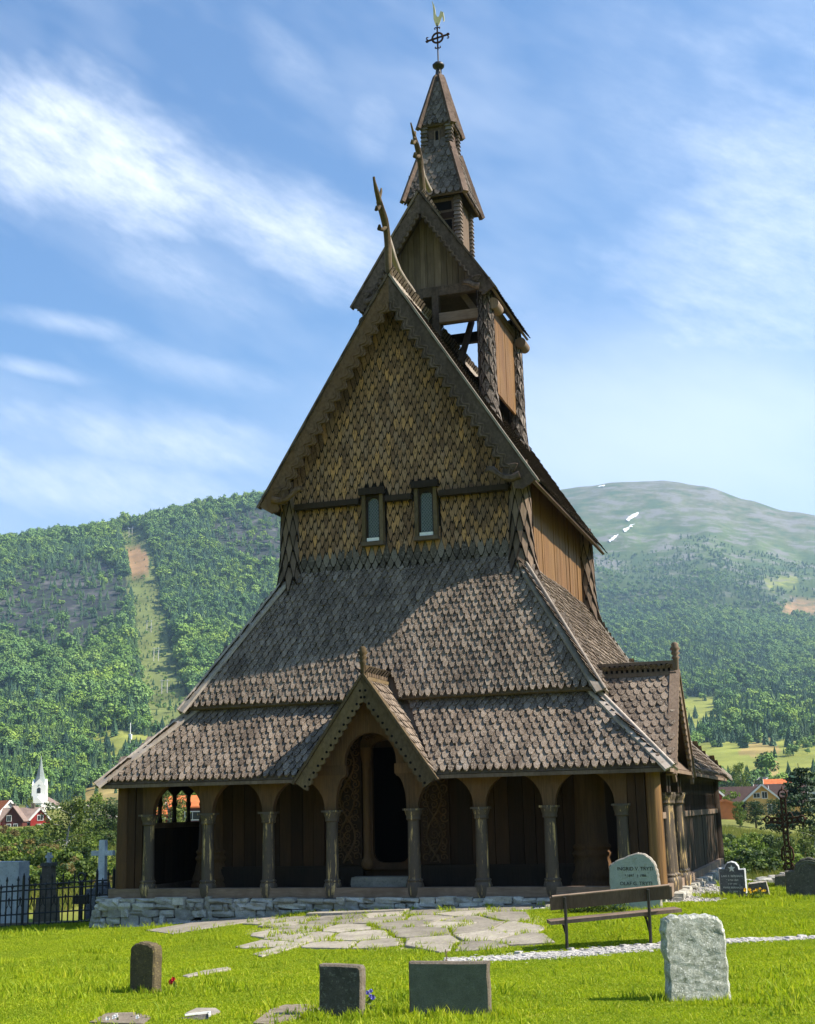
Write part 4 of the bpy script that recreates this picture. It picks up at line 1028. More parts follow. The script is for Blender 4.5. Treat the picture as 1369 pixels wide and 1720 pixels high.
def m_land(t):
    a = t.new('ShaderNodeAttribute', attribute_name='land'); g = t.new('ShaderNodeAttribute', attribute_name='grav')
    p = geo_pos(t); cam_d = t.new('ShaderNodeVectorMath', operation='LENGTH'); t.l.new(p, cam_d.inputs[0])
    n1 = t.noise(p, 1.3, 6, .65); n2 = t.noise(p, .035, 7, .7); n3 = t.noise(p, 38, 3, .7)
    c = t.mix(1, a.outputs['Color'], t.ramp(n2, [(.3, (.72, .74, .72)), (.7, (1.28, 1.22, 1.15))]), 'MULTIPLY')
    c = t.mix(1, c, t.ramp(n1, [(.3, (.78, .82, .7)), (.7, (1.22, 1.16, 1.2))]), 'MULTIPLY')
    rk = t.math('SUBTRACT', 1, a.outputs['Alpha']); n6 = t.noise(t.mapping(p, scale=(1, 1, .35)), .035, 8, .75); n7 = t.noise(p, .12, 4, .7)
    c = t.mix(t.math('MULTIPLY', rk, t.mapr(n6, .50, .64)), c, (.12, .112, .115)); c = t.mix(t.math('MULTIPLY', rk, t.mapr(n7, .5, .62)), c, (.040, .070, .028))
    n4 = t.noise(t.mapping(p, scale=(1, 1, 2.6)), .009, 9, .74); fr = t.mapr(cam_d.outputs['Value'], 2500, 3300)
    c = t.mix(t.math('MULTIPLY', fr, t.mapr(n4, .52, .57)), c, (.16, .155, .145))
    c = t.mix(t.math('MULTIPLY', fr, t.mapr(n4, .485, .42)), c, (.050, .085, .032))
    c = t.mix(t.math('MULTIPLY', g.outputs['Fac'], t.mapr(n3, .5, .62)), c, (.20, .19, .18))
    c = t.mix(t.math('MULTIPLY', g.outputs['Fac'], t.mapr(n3, .45, .33)), c, (.62, .61, .59))
    bump(t, t.math('ADD', n3, n1), .6, .03); return c
defm('land', m_land, .95, .1)
NA, NR = A_.shape
def sheet(name, i0, i1, j0, j1):
    idx = np.arange(NA*NR).reshape(NA, NR)[i0:i1, j0:j1]; a, b = idx.shape; flat_ = idx.reshape(-1)
    loc = np.arange(a*b).reshape(a, b); q = np.stack([loc[:-1, :-1], loc[:-1, 1:], loc[1:, 1:], loc[1:, :-1]], -1).reshape(-1, 4)
    me = bpy.data.meshes.new(name); me.vertices.add(a*b); me.vertices.foreach_set('co', PP_[flat_].astype(np.float32).reshape(-1))
    me.loops.add(q.size); me.loops.foreach_set('vertex_index', q[:, ::-1].astype(np.int32).reshape(-1)); me.polygons.add(len(q))
    me.polygons.foreach_set('loop_start', np.arange(0, q.size, 4, dtype=np.int32)); me.update(calc_edges=True)
    me.polygons.foreach_set('use_smooth', np.ones(len(q), bool))
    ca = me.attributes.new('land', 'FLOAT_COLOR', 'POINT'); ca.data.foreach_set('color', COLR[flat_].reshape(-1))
    ga_ = me.attributes.new('grav', 'FLOAT', 'POINT'); ga_.data.foreach_set('value', GRAV[flat_])
    me.materials.append(MT['land']); me.validate(); o = bpy.data.objects.new(name, me); COL.objects.link(o); return tag(o, kind='structure')
j60 = int(np.searchsorted(RR, 60)); j6 = int(np.searchsorted(RR, 620)); isp = int(np.searchsorted(AZ_, az_of(760)))
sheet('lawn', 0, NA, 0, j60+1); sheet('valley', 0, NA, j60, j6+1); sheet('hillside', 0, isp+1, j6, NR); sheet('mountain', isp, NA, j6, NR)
def hit(px, py, rmin=60.):                        # where a sight line meets the land
    d = ray(px, py); az = atan2(d[0], d[1]); t = d[2]/hypot(d[0], d[1])
    rs = np.geomspace(rmin, 4900, 900); zz = ground_z(CAM[0]+rs*np.sin(az), CAM[1]+rs*np.cos(az)); e = (zz-CAM[2])/rs
    k = np.argmax(e >= t)
    if e[k] < t: k = len(rs)-1
    return np.array([CAM[0]+rs[k]*sin(az), CAM[1]+rs[k]*cos(az), zz[k]])
def at_r(px, r):                                   # land point at distance r in the direction of column px
    az = az_of(px); x, y = CAM[0]+r*sin(az), CAM[1]+r*cos(az); return np.array([x, y, gz(x, y)])
# snow lying in gullies of the far mountain
defm('snow', flat((.82, .84, .88), .05), .6, .3)
for P in ([(1052, 874), (1060, 867), (1073, 863), (1070, 869), (1062, 873), (1055, 879)], [(1023, 910), (1032, 903), (1040, 900), (1034, 907), (1026, 914)], [(1047, 893), (1058, 885), (1067, 881), (1062, 887), (1050, 896)], [(1046, 893), (1052, 889), (1050, 895)], [(1001, 819), (1016, 816), (1012, 820)]):
    P = [(a[0]+(b[0]-a[0])*q+random.gauss(0, .9), a[1]+(b[1]-a[1])*q+random.gauss(0, .7)) for a, b in zip(P, P[1:]+P[:1]) for q in (0, .25, .5, .75)]
    mb = MB(); pts = [hit(x, y, 2400)+np.array([0, 0, 4.]) for x, y in P]; c = sum(pts)/len(pts); n = len(pts)
    mb.add([c+np.array([0, 0, 2])]+pts, [(0, i+1, (i+1) % n+1) for i in range(n)])
    tag(mb.build('snow_patch', MT['snow']), kind='structure')
# ------------------------------------------------------------------ foundation stones
def boulder(mb, c, size, rot=0., seed=0, sq=.55, nz=.10, mi=0, r=None, n=1):
    """roughly squared stone: subdivided cube pulled part way to a ball, with chipped faces"""
    rr = random.Random(seed); vs = {}; faces = []
    pts = [-1, 0, 1] if n == 1 else [-1, -.34, .34, 1]; m = len(pts)
    idx = {}; out = []
    def vid(a, b, d):
        k = (a, b, d)
        if k not in idx:
            p = V((pts[a], pts[b], pts[d])); q = p.normalized()*1.22; p = p*(1-sq*.5)+q*sq*.5
            p = p*(1+rr.uniform(-nz, nz)); p = V((p.x*size[0]/2, p.y*size[1]/2, p.z*size[2]/2))
            ca, sa = cos(rot), sin(rot); idx[k] = len(out); out.append((c[0]+p.x*ca-p.y*sa, c[1]+p.x*sa+p.y*ca, c[2]+p.z))
        return idx[k]
    e = m-1
    for a in range(e):
        for b in range(e):
            for w, fl in ((0, 0), (e, 1)):
                for ax in range(3):
                    def q(i, j):
                        t = [0, 0, 0]; t[ax] = w; t[(ax+1) % 3] = i; t[(ax+2) % 3] = j; return vid(*t)
                    f = (q(a, b), q(a+1, b), q(a+1, b+1), q(a, b+1)); faces.append(f if fl else f[::-1])
    mb.add(out, faces, mi, r)
FND = empty('stone_foundation', (0, -.3, -.4)); tag(FND, 'low dry stone wall of grey field stones under the front of the stave church', 'stone wall')
FND.location = (0, 0, 0)
def course(p, q, z_top, face, thick=.42, seed=1, hmin=.07, hmax=.17):
    rs = random.Random(seed); p, q = V((*p, 0)), V((*q, 0)); L = (q-p).length; d = (q-p)/L; nrm = V((*face, 0)); rot = atan2(d.y, d.x)
    z = z_top
    while z > -1.1:
        h = rs.uniform(hmin, hmax); s = -rs.uniform(0, .2)
        while s < L:
            w = rs.choice((rs.uniform(.10, .2), rs.uniform(.2, .38), rs.uniform(.35, .6)))
            c = p+d*(s+w/2); zg = gz(c.x+nrm.x*.3, c.y+nrm.y*.3)
            hh = h*rs.choice((rs.uniform(.8, 1.), rs.uniform(1., 1.25), rs.uniform(1.25, 1.6)))
            if z-hh*.45 > zg-.02:
                g = MB(); cc = c+nrm*rs.uniform(-.05, .07)
                boulder(g, (cc.x, cc.y, z-h/2+rs.uniform(-.01, .01)), (w*1.0, thick, hh*1.02), rot, rs.randint(0, 9999), rs.uniform(.35, .95), .11)
                g.build('stone', MT['stone_wall'], FND)
            s += w*1.005
        z -= h*.97
course((-6.15, -.08), (5.6, -.08), -.025, (0, -1), .46, 4)
course((-6.12, .1), (-6.12, 3.2), -.03, (-1, 0), .42, 9)
course((5.93, .4), (5.93, 12.6), .0, (1, 0), .2, 15, .05, .09)
# ------------------------------------------------------------------ paving slabs
PV = empty('stone_path'); tag(PV, kind='structure')
def clip(poly_, a, b):                              # keep the side nearer to a than b
    mx, my = (a[0]+b[0])/2, (a[1]+b[1])/2; nx, ny = b[0]-a[0], b[1]-a[1]; out = []
    for i in range(len(poly_)):
        p, q = poly_[i], poly_[(i+1) % len(poly_)]; dp = (p[0]-mx)*nx+(p[1]-my)*ny; dq = (q[0]-mx)*nx+(q[1]-my)*ny
        if dp <= 0: out.append(p)
        if dp*dq < 0: t = dp/(dp-dq); out.append((p[0]+(q[0]-p[0])*t, p[1]+(q[1]-p[1])*t))
    return out
rs = random.Random(21); seeds = []
while len(seeds) < 68:
    p = (rs.uniform(-3.2, 5.4), rs.uniform(-6.6, -.7))
    if all(hypot((p[0]-q[0])*.8, p[1]-q[1]) > .55 for q in seeds): seeds.append(p)
PAVED = []
def add_slab(P, top=.03):
    c = (sum(p[0] for p in P)/len(P), sum(p[1] for p in P)/len(P)); g = MB()
    f = [(x, y, gz(x, y)+top+rs.uniform(-.004, .004)) for x, y in P]; b = [(x, y, z-.12) for x, y, z in f]; k = len(P)
    ins = [(c[0]+(x-c[0])*.95, c[1]+(y-c[1])*.95, z+.008) for x, y, z in f]
    g.add(ins+f+b, [tuple(range(k))]+[(k+i, k+(i+1) % k, (i+1) % k, i) for i in range(k)]+[(2*k+i, 2*k+(i+1) % k, k+(i+1) % k, k+i) for i in range(k)])
    g.build('paving_slab', MT['slab'], PV); PAVED.append(P)
for a in seeds:
    x, y = a
    # the paved tongue runs from the doorstep forward and to the right
    ok = (abs(x-(.7-.30*(y+.7))) < 2.5-.10*abs(y+2.5)) and y > -5.5 and path_d(np.array(x), np.array(y)) > 1.6
    if not ok: continue
    P = [(x-1.2, y-1.2), (x+1.2, y-1.2), (x+1.2, y+1.2), (x-1.2, y+1.2)]
    for b in seeds:
        if b is not a and hypot(a[0]-b[0], a[1]-b[1]) < 2.6: P = clip(P, a, b)
    if len(P) < 3: continue
    gap = rs.choice((.90, .93, .96, .84)); P = [(x+(u-x)*gap+rs.uniform(-.03, .03), y+(v-y)*gap+rs.uniform(-.03, .03)) for u, v in P]
    # wind counter-clockwise
    if sum(P[i][0]*P[(i+1) % len(P)][1]-P[(i+1) % len(P)][0]*P[i][1] for i in range(len(P))) < 0: P.reverse()
    add_slab(P)
def px_slab(pts, top=.03):
    P = [tuple(un(x, y, 2, -.48)[:2]) for x, y in pts]
    if sum(P[i][0]*P[(i+1) % len(P)][1]-P[(i+1) % len(P)][0]*P[i][1] for i in range(len(P))) < 0: P.reverse()
    add_slab(P, top)
px_slab([(425, 1606), (470, 1596), (524, 1583), (527, 1589), (480, 1601), (440, 1610)]); px_slab([(306, 1643), (350, 1633), (385, 1628), (388, 1632), (350, 1640), (315, 1646)])
px_slab([(245, 1563), (330, 1552), (470, 1543), (478, 1552), (380, 1562), (290, 1570)]);
px_slab([(440, 1576), (520, 1550), (585, 1552), (560, 1572), (480, 1582)])
# big doorstep and the pale step under the porch
g = MB(); P = [(-.98, -1.15), (-.2, -1.24), (.95, -.92), (1.0, -.72), (-.3, -.62), (-1.05, -.78)]
P = P[::-1] if sum(P[i][0]*P[(i+1) % 6][1]-P[(i+1) % 6][0]*P[i][1] for i in range(6)) < 0 else P
f = [(x, y, -.215+.03*x) for x, y in P]; b = [(x, y, -.40) for x, y in P]
g.add(f+b, [tuple(range(6))]+[(6+i, 6+(i+1) % 6, (i+1) % 6, i) for i in range(6)]); tag(g.build('doorstep', MT['slab']), 'large flat tan stone slab as doorstep before the porch', 'doorstep')
g = MB(); boulder(g, (.02, .62, .24), (1.30, .42, .22), 0, 5, .18, .03, n=2); tag(g.build('entrance_step', MT['slab']), 'pale squared stone step behind the porch columns below the door', 'step')
# ------------------------------------------------------------------ bench
B0 = un(953, 1602, 2, -.45); B1 = un(1094, 1598, 2, -.45)
bd = V((B1[0]-B0[0], B1[1]-B0[1], 0)).normalized(); bn = V((-bd.y, bd.x, 0))        # bn: towards the church (the sitter looks that way)
bm = V(((B0[0]+B1[0])/2, (B0[1]+B1[1])/2, 0)); hs = (V(B1)-V(B0)).length/2
BN = empty('bench', (bm.x, bm.y, gz(bm.x, bm.y))); tag(BN, 'weathered plank bench on black iron legs seen from behind', 'bench')
def bl(o): o.parent = BN; o.matrix_parent_inverse = Matrix.Translation(BN.location).inverted(); return o
def bp(a, b, z): return bm+bd*a+bn*b+V((0, 0, BN.location.z+z+(.065*a if z > .2 else 0)))
for s in (-hs, hs):
    g = MB(); g.tube([bp(s, .02, -.1), bp(s, .0, .0), bp(s, -.03, .40), bp(s-.02, -.12, .79)], .024, 6, flat=1.3); g.beam(bp(s, -.02, .39), bp(s, .46, .38), .05, .025); g.tube([bp(s, -.02, .18), bp(s, .2, .33), bp(s, .3, .38)], .018, 6); bl(g.build('leg', MT['iron']))
g = MB(); g.beam(bp(-hs-.23, -.06, .71), bp(hs+.32, -.06, .715), .045, .19, (bn.x*-.22, bn.y*-.22, .97), 0, .5); bl(g.build('backrest', MT['grey_wood']))
g = MB(); g.beam(bp(-hs-.20, -.083, .812), bp(hs+.31, -.083, .817), .055, .016, (bn.x*-.22, bn.y*-.22, .97), 0, .9); bl(g.build('backrest_cap', MT['sill_wood']))
for k, b in enumerate((.08, .235, .39)):
    g = MB(); g.beam(bp(-hs-.22, b, .425), bp(hs+.50, b, .43), .135, .05, r=.4+.1*k); bl(g.build('seat_board', MT['sill_wood' if k else 'grey_wood']))
# ------------------------------------------------------------------ gravestones
defm('granite_white', m_stone((.20, .22, .165), (.62, .62, .56), (.12, .135, .09), 13, (.72, .72, .69), .95, 1.), .9, .15)
defm('granite_dark', m_stone((.070, .066, .055), (.125, .118, .098), (.046, .043, .036), 9, (.26, .27, .22), .5, .6), .85, .2)
defm('granite_green', m_stone((.135, .145, .105), (.20, .21, .16), (.09, .10, .072), 8, (.24, .26, .20), .35, .5), .85, .2)
defm('granite_brown', m_stone((.085, .068, .042), (.15, .118, .066), (.055, .045, .03), 9, (.28, .22, .09), .7, .8), .9, .15)
defm('stone_edge', m_stone((.34, .30, .25), (.50, .46, .40), (.22, .19, .16), 12, (.5, .5, .45), .3, .8), .9, .15)
defm('marble_green', m_stone((.36, .41, .355), (.50, .545, .485), (.30, .33, .27), 5, (.33, .33, .20), .4, .3), .6, .3)
defm('slate', m_stone((.075, .078, .088), (.14, .145, .155), (.05, .052, .06), 7, (.30, .31, .32), .5, .4), .7, .25)
defm('stone_blue', m_stone((.46, .48, .50), (.66, .68, .69), (.36, .38, .40), 4, (.20, .21, .20), .4, .4), .8, .2)
defm('stone_brown', m_stone((.14, .115, .085), (.23, .19, .145), (.09, .075, .058), 6, (.3, .3, .24), .4, .6), .85, .15)
defm('letter_black', flat((.02, .02, .02), .1), .7, .2); defm('letter_white', flat((.62, .62, .60), .1), .7, .2)
def gstone(name, left, right, height, outline, th, mat_, label, yaw=0., lean=0., edge=None, z=-.45, cat='gravestone', rough=0., bevel=.02, sink=.12):
    """a headstone whose foot runs between two ground points; outline in (0..1, 0..1)"""
    L, R = np.array(left), np.array(right); c = (L+R)/2; d = R-L; wid = np.linalg.norm(d[:2]); ux = V((d[0], d[1], 0)).normalized()
    ux = Matrix.Rotation(yaw, 3, 'Z') @ ux; ny = V((ux.y, -ux.x, 0)); wid = wid/max(cos(yaw), .5)
    up = (V((0, 0, 1))-ny*-lean).normalized(); n = ux.cross(up)
    zb = gz(c[0], c[1]) if z is None else z
    root = empty(name, (c[0], c[1], zb)); tag(root, label, cat)
    rs2 = random.Random(int(abs(c[0]*100))); P = []
    for i in range(len(outline)):
        a, b = outline[i], outline[(i+1) % len(outline)]; k = 5 if rough else 1
        for j in range(k):
            t = j/k; P.append(((a[0]+(b[0]-a[0])*t-.5)*wid+rs2.gauss(0, rough), (a[1]+(b[1]-a[1])*t)*height+(rs2.gauss(0, rough) if a[1]+b[1] > 0 else 0)))
    P = [(x, y-sink if y <= 0.001 else y) for x, y in P]; k = len(P); o = V((0, 0, 0))
    sh = lambda x, y, q: (x*(1-q/wid*1.6), y-(q if y > 0 else 0))
    F = [o+ux*sh(x, y, bevel)[0]+up*sh(x, y, bevel)[1]+n*th/2 for x, y in P]; A = [o+ux*x+up*y+n*(th/2-bevel) for x, y in P]; Bk = [o+ux*x+up*y-n*th/2 for x, y in P]
    g = MB(); g.add(F+A+Bk, [tuple(range(k)), tuple(range(3*k-1, 2*k-1, -1))]+[(k+i, k+(i+1) % k, (i+1) % k, i) for i in range(k)]+[(2*k+i, 2*k+(i+1) % k, k+(i+1) % k, k+i) for i in range(k)], [0, 0]+[1]*(2*k))
    body = g.build('slab', [MT[mat_], MT[edge or mat_]], root)
    if rough > .008:                                 # broken, pitted faces
        bm_ = bmesh.new(); bm_.from_mesh(body.data); bmesh.ops.triangulate(bm_, faces=bm_.faces[:])
        bmesh.ops.subdivide_edges(bm_, edges=[e for e in bm_.edges if e.calc_length() > .06], cuts=3, use_grid_fill=True)
        bmesh.ops.triangulate(bm_, faces=bm_.faces[:]); bmesh.ops.subdivide_edges(bm_, edges=[e for e in bm_.edges if e.calc_length() > .07], cuts=2); bm_.normal_update()
        for v_ in bm_.verts:
            q = v_.co; h = float(fbm(np.array([q.x*9+q.z*7]), np.array([q.z*11-q.y*8]), 4)[0]); v_.co = q+v_.normal*(h*.009)
        bm_.to_mesh(body.data); bm_.free(); body.data.update()
    return root, ux, up, n, wid, th
def letters(root, fr, txt, x, y, size, m, name='inscription', align='CENTER'):
    ux, up, n, wid, th = fr
    cu = bpy.data.curves.new('t', 'FONT'); cu.body = txt; cu.size = size; cu.align_x = align; cu.extrude = .002; cu.resolution_u = 3
    ob = bpy.data.objects.new('t', cu); COL.objects.link(ob); dg = bpy.context.evaluated_depsgraph_get(); dg.update()
    me = bpy.data.meshes.new_from_object(ob.evaluated_get(dg)); bpy.data.objects.remove(ob)
    Mx = Matrix((ux, up, n)).transposed().to_4x4(); Mx.translation = ux*x+up*y+n*(th/2+.003)
    me.transform(Mx); me.materials.clear(); me.materials.append(MT[m]); o = bpy.data.objects.new(name, me); COL.objects.link(o); o.parent = root; return o
G = lambda x, y: un(x, y, 2, -.45)
arch1 = [(0, 0), (1, 0), (1, .86), (.93, .93), (.7, .985), (.45, 1), (.2, .97), (.05, .9), (0, .85)]
gstone('gravestone', G(219, 1668), G(268, 1668), .60, arch1, .14, 'granite_brown', 'narrow brown lichened gravestone with rounded top beside a red flower', yaw=-.42, edge='granite_brown', rough=.004)
gstone('gravestone', G(540, 1708), G(609, 1706), .53, [(0, 0), (1, 0), (1.04, .93), (.98, .97), (.02, 1), (-.02, .97)], .14, 'granite_dark', 'small dark upright stone left of the wide grey-green slab', yaw=-.35, edge='stone_brown', rough=.004)
gstone('gravestone', G(690, 1709), G(824, 1706), .55, [(0, 0), (1, 0), (1, .99), (.99, 1), (.01, 1), (0, .99)], .13, 'granite_green', 'wide rectangular grey-green gravestone with a pale top edge in the foreground', yaw=-.22, edge='stone_brown', rough=.003)
gstone('gravestone', G(1127, 1686), G(1221, 1680), .92, [(.0, 0), (1.0, 0), (1.0, .3), (.97, .82), (.93, .93), (.80, .985), (.6, 1), (.35, .985), (.1, .99), (-.02, .95), (-.03, .6)], .17, 'granite_white', 'rough pale granite headstone at right, alone on the near lawn', yaw=-.18, edge='granite_white', rough=.011, bevel=.03)
ing = [(0, 0), (1.03, 0), (1.03, .3), (1.0, .6), (.95, .80), (.86, .91), (.72, .985), (.60, 1), (.45, .965), (.2, .885), (.03, .81), (-.02, .76), (-.03, .4)]
r_, *fr = gstone('gravestone', un(1029, 1527, 1, -1.35), un(1110, 1523, 1, -1.35), .96, ing, .13, 'marble_green', 'pale green headstone with black names behind the bench', yaw=-.05, edge='stone_edge', z=-.13, rough=.004)
letters(r_, fr, 'INGRID V. TRYTI', .03, .655, .088, 'letter_black'); letters(r_, fr, '* 1897   † 1986', .03, .545, .062, 'letter_black')
letters(r_, fr, 'OLAF G. TRYTI', .03, .40, .088, 'letter_black'); letters(r_, fr, '* 1890   † 1983', .03, .30, .062, 'letter_black')
sh1 = [(0, 0), (1, 0), (1, .80), (.97, .81), (.78, .80), (.76, .88), (.66, .97), (.5, 1), (.34, .97), (.25, .88), (.22, .82), (.03, .83), (0, .82)]
r_, *fr = gstone('gravestone', un(1211, 1514, 1, 1.5), un(1256, 1512, 1, 1.5), .74, sh1, .10, 'slate', 'dark slate headstone with white lettering and round crest beside the gravel strip', yaw=-.06, edge='stone_blue', z=-.19)
for k, (t_, s_) in enumerate((('LARS E. BERHAUG', .052), ('* 3 MAI 1869', .042), ('† 7/7 1941', .042), ('MARIE BERHAUG', .05), ('* 1 . 1874', .042), ('† 1952', .042))): letters(r_, fr, t_, 0, .44-.072*k, s_, 'letter_white')
g = MB(); ux, up, n, wid, th = fr
st = [(.075*(1 if i % 2 == 0 else .42)*sin(i*pi/5), .60+.075*(1 if i % 2 == 0 else .42)*cos(i*pi/5)) for i in range(10)]
g.add([ux*a+up*b+n*(th/2+.004) for a, b in st]+[up*.60+n*(th/2+.012)], [((i+1) % 10, i, 10) for i in range(10)]); g.build('star', MT['letter_white'], r_)
gstone('gravestone', un(1258, 1511, 1, 1.7), un(1295, 1507, 1, 1.7), .34, [(0, 0), (1, 0), (.86, .98), (.1, .88), (0, .84)], .12, 'granite_dark', 'low dark leaning stone with sloping top behind yellow flowers', yaw=.1, edge='stone_edge', z=-.17, rough=.004)
r_, *fr = gstone('gravestone', un(1322, 1508, 1, 1.9), un(1405, 1504, 1, 1.9), .78, [(0, 0), (1, 0), (1, .66), (.82, .68), (.78, .82), (.66, .94), (.5, 1), (.34, .94), (.22, .82), (.18, .68), (0, .66)], .16, 'granite_dark', 'large dark mossy gravestone with arched top at the right edge', z=-.18, rough=.003)
g = MB(); ux, up, n, wid, th = fr
for R in (.17, .21): g.tube([ux*(R*cos(a)*1.2)+up*(.50+R*sin(a))+n*(th/2) for a in [k*pi/12 for k in range(13)]], .010, 5)
g.build('carved_arch', MT['granite_green'], r_)
# rusty ornate iron cross on its plinth
XC = un(1326, 1470, 1, 5.0); X0 = V((XC[0], 5.0, 0)); zb = gz(X0.x, 5.0)
IC = empty('iron_cross', (X0.x, 5.0, zb)); tag(IC, 'tall rusty openwork iron grave cross on a dark plinth', 'cross')
zt0 = XC[2]-zb; Hc = un(1326, 1326, 1, 5.0)[2]-zb
g = MB(); boulder(g, (0, 0, zt0/2-.12), (.62, .5, zt0+.24), 0, 3, .2, .04, n=2); g.build('plinth', MT['granite_dark'], IC)
def openbar(nm, p, q, w, nlink=6):
    p, q = V(p), V(q); d = (q-p); L = d.length; d.normalize(); s = d.cross(V((0, 1, 0))).normalized(); g = MB()
    for k in (-1, 1): g.tube([p+s*w*k/2, q+s*w*k/2], .016, 5)
    for i in range(nlink):
        c = p+d*L*(i+.5)/nlink; g.tube([c+s*(w*.32*cos(a))+d*(L/nlink*.42*sin(a)) for a in [k*2*pi/10 for k in range(11)]], .012, 5)
        g.beam(p+d*L*i/nlink-s*w/2, p+d*L*i/nlink+s*w/2, .03, .016, (0, 1, 0))
    return g.build(nm, MT['rust'], IC)
openbar('shaft', (0, 0, zt0), (0, 0, zt0+.62), .13, 5); openbar('shaft', (0, 0, zt0+.62), (0, 0, Hc-.15), .10, 8)
zc = zt0+.62*(Hc-zt0)+.02
for s in (-1, 1):
    openbar('arm', (s*.05, 0, zc), (s*.36, 0, zc+.03), .11, 3)
    g = MB(); g.tube([(s*(.36+.07*sin(a)), 0, zc+.03+.08*cos(a)) for a in [k*2*pi/10 for k in range(11)]], .02, 5); g.tube([(s*.42, 0, zc+.03), (s*.49, 0, zc+.05)], [.035, .008], 6); g.build('arm_end', MT['rust'], IC)
    g = MB(); g.tube([(s*.07, 0, zt0+.60), (s*.11, 0, zt0+.55), (s*.125, 0, zt0+.42), (s*.10, 0, zt0+.3)], .022, 6); g.tube([(s*.07, 0, zt0+.25), (s*.12, 0, zt0+.16), (s*.07, 0, zt0+.1)], .02, 6); g.build('side_scroll', MT['rust'], IC)
    for u in (-1, 1):
        g = MB(); g.tube([(s*(.06+.12*t), 0, zc+u*(.07+.12*sin(t*3))) for t in (0, .25, .5, .75, 1)], .014, 5); g.build('corner_scroll', MT['rust'], IC)
g = MB(); g.tube([(.09*sin(a), 0, Hc-.10+.10*cos(a)) for a in [k*2*pi/10 for k in range(11)]], .022, 5); g.tube([(0, 0, Hc-.02), (0, 0, Hc+.08)], [.03, .008], 6); g.build('cross_head', MT['rust'], IC)
# monuments behind the fence at left
def monument(name, label, parts, loc, cat='grave monument'):
    r = empty(name, loc); tag(r, label, cat)
    for nm, fn, m in parts: g = MB(); fn(g); g.build(nm, MT[m], r)
    return r
def frust(g, w0, d0, w1, d1, z0, z1, x=0., y=0.):
    g.add([(x+a*w/2, y+b*d/2, z) for w, d, z in ((w0, d0, z0), (w1, d1, z1)) for a, b in ((-1, -1), (1, -1), (1, 1), (-1, 1))], [(3, 2, 1, 0), (4, 5, 6, 7), (0, 1, 5, 4), (1, 2, 6, 5), (2, 3, 7, 6), (3, 0, 4, 7)])
p = un(12, 1545, 1, 5.); zt = un(12, 1447, 1, 5.)[2]; zg = gz(p[0], 5.)
monument('tomb_block', 'broad pale grey stone block cut off by the left picture edge', [('block', lambda g: frust(g, .98, .55, .90, .48, -.2, zt-zg), 'stone_blue'), ('base', lambda g: frust(g, 1.2, .75, 1.15, .7, -.3, .12), 'stone_wall')], (p[0], 5., zg))
p = un(79, 1540, 1, 6.); zq = lambda y: un(79, y, 1, 6.)[2]-gz(p[0], 6.); zg = gz(p[0], 6.)
monument('grave_pillar', 'slim brown stone pillar topped by a small cross behind the iron fence', [
    ('base', lambda g: frust(g, .55, .5, .45, .42, -.2, zq(1508)), 'stone_brown'), ('shaft', lambda g: frust(g, .34, .30, .27, .24, zq(1508)+.002, zq(1455)), 'stone_brown'),
    ('cap', lambda g: frust(g, .35, .31, .33, .29, zq(1455)+.002, zq(1449)), 'granite_dark'), ('small_cross', lambda g: (g.box((-.05, -.045, zq(1449)+.002), (.05, .045, zq(1432))), g.box((-.10, -.04, zq(1441)), (-.052, .04, zq(1437))), g.box((.052, -.04, zq(1441)), (.10, .04, zq(1437)))), 'stone_blue')], (p[0], 6., zg))
p = un(170, 1540, 1, 4.6); zg = gz(p[0], 4.6); zq2 = lambda y: un(170, y, 1, 4.6)[2]-zg
monument('grave_cross', 'white marble cross on a grey pedestal at the corner of the church', [
    ('pedestal', lambda g: (frust(g, .66, .55, .60, .5, -.3, zq2(1492)), frust(g, .34, .3, .28, .26, zq2(1492)+.002, zq2(1482))), 'slate'),
    ('cross', lambda g: (frust(g, .20, .15, .17, .13, zq2(1482)+.002, zq2(1411)), g.box((-.31, -.065, zq2(1437)), (-.092, .065, zq2(1429))), g.box((.092, -.065, zq2(1437)), (.31, .065, zq2(1429)))), 'stone_blue')], (p[0], 4.6, zg))
# iron grave cross with a wreath ring inside the fence
p = un(135, 1540, 1, 3.4); zg = gz(p[0], 3.4)
monument('iron_marker', 'small black iron cross with a ring head inside the fence', [('cross', lambda g: (g.box((-.045, -.03, -.1), (.045, .03, .95)), g.box((-.22, -.03, .42), (-.047, .03, .62)), g.box((.047, -.03, .42), (.22, .03, .62))), 'iron'), ('ring', lambda g: g.tube([(.09*sin(a), 0, 1.05+.10*cos(a)) for a in [k*2*pi/12 for k in range(13)]], .025, 6), 'iron')], (p[0], 3.4, zg), 'cross')
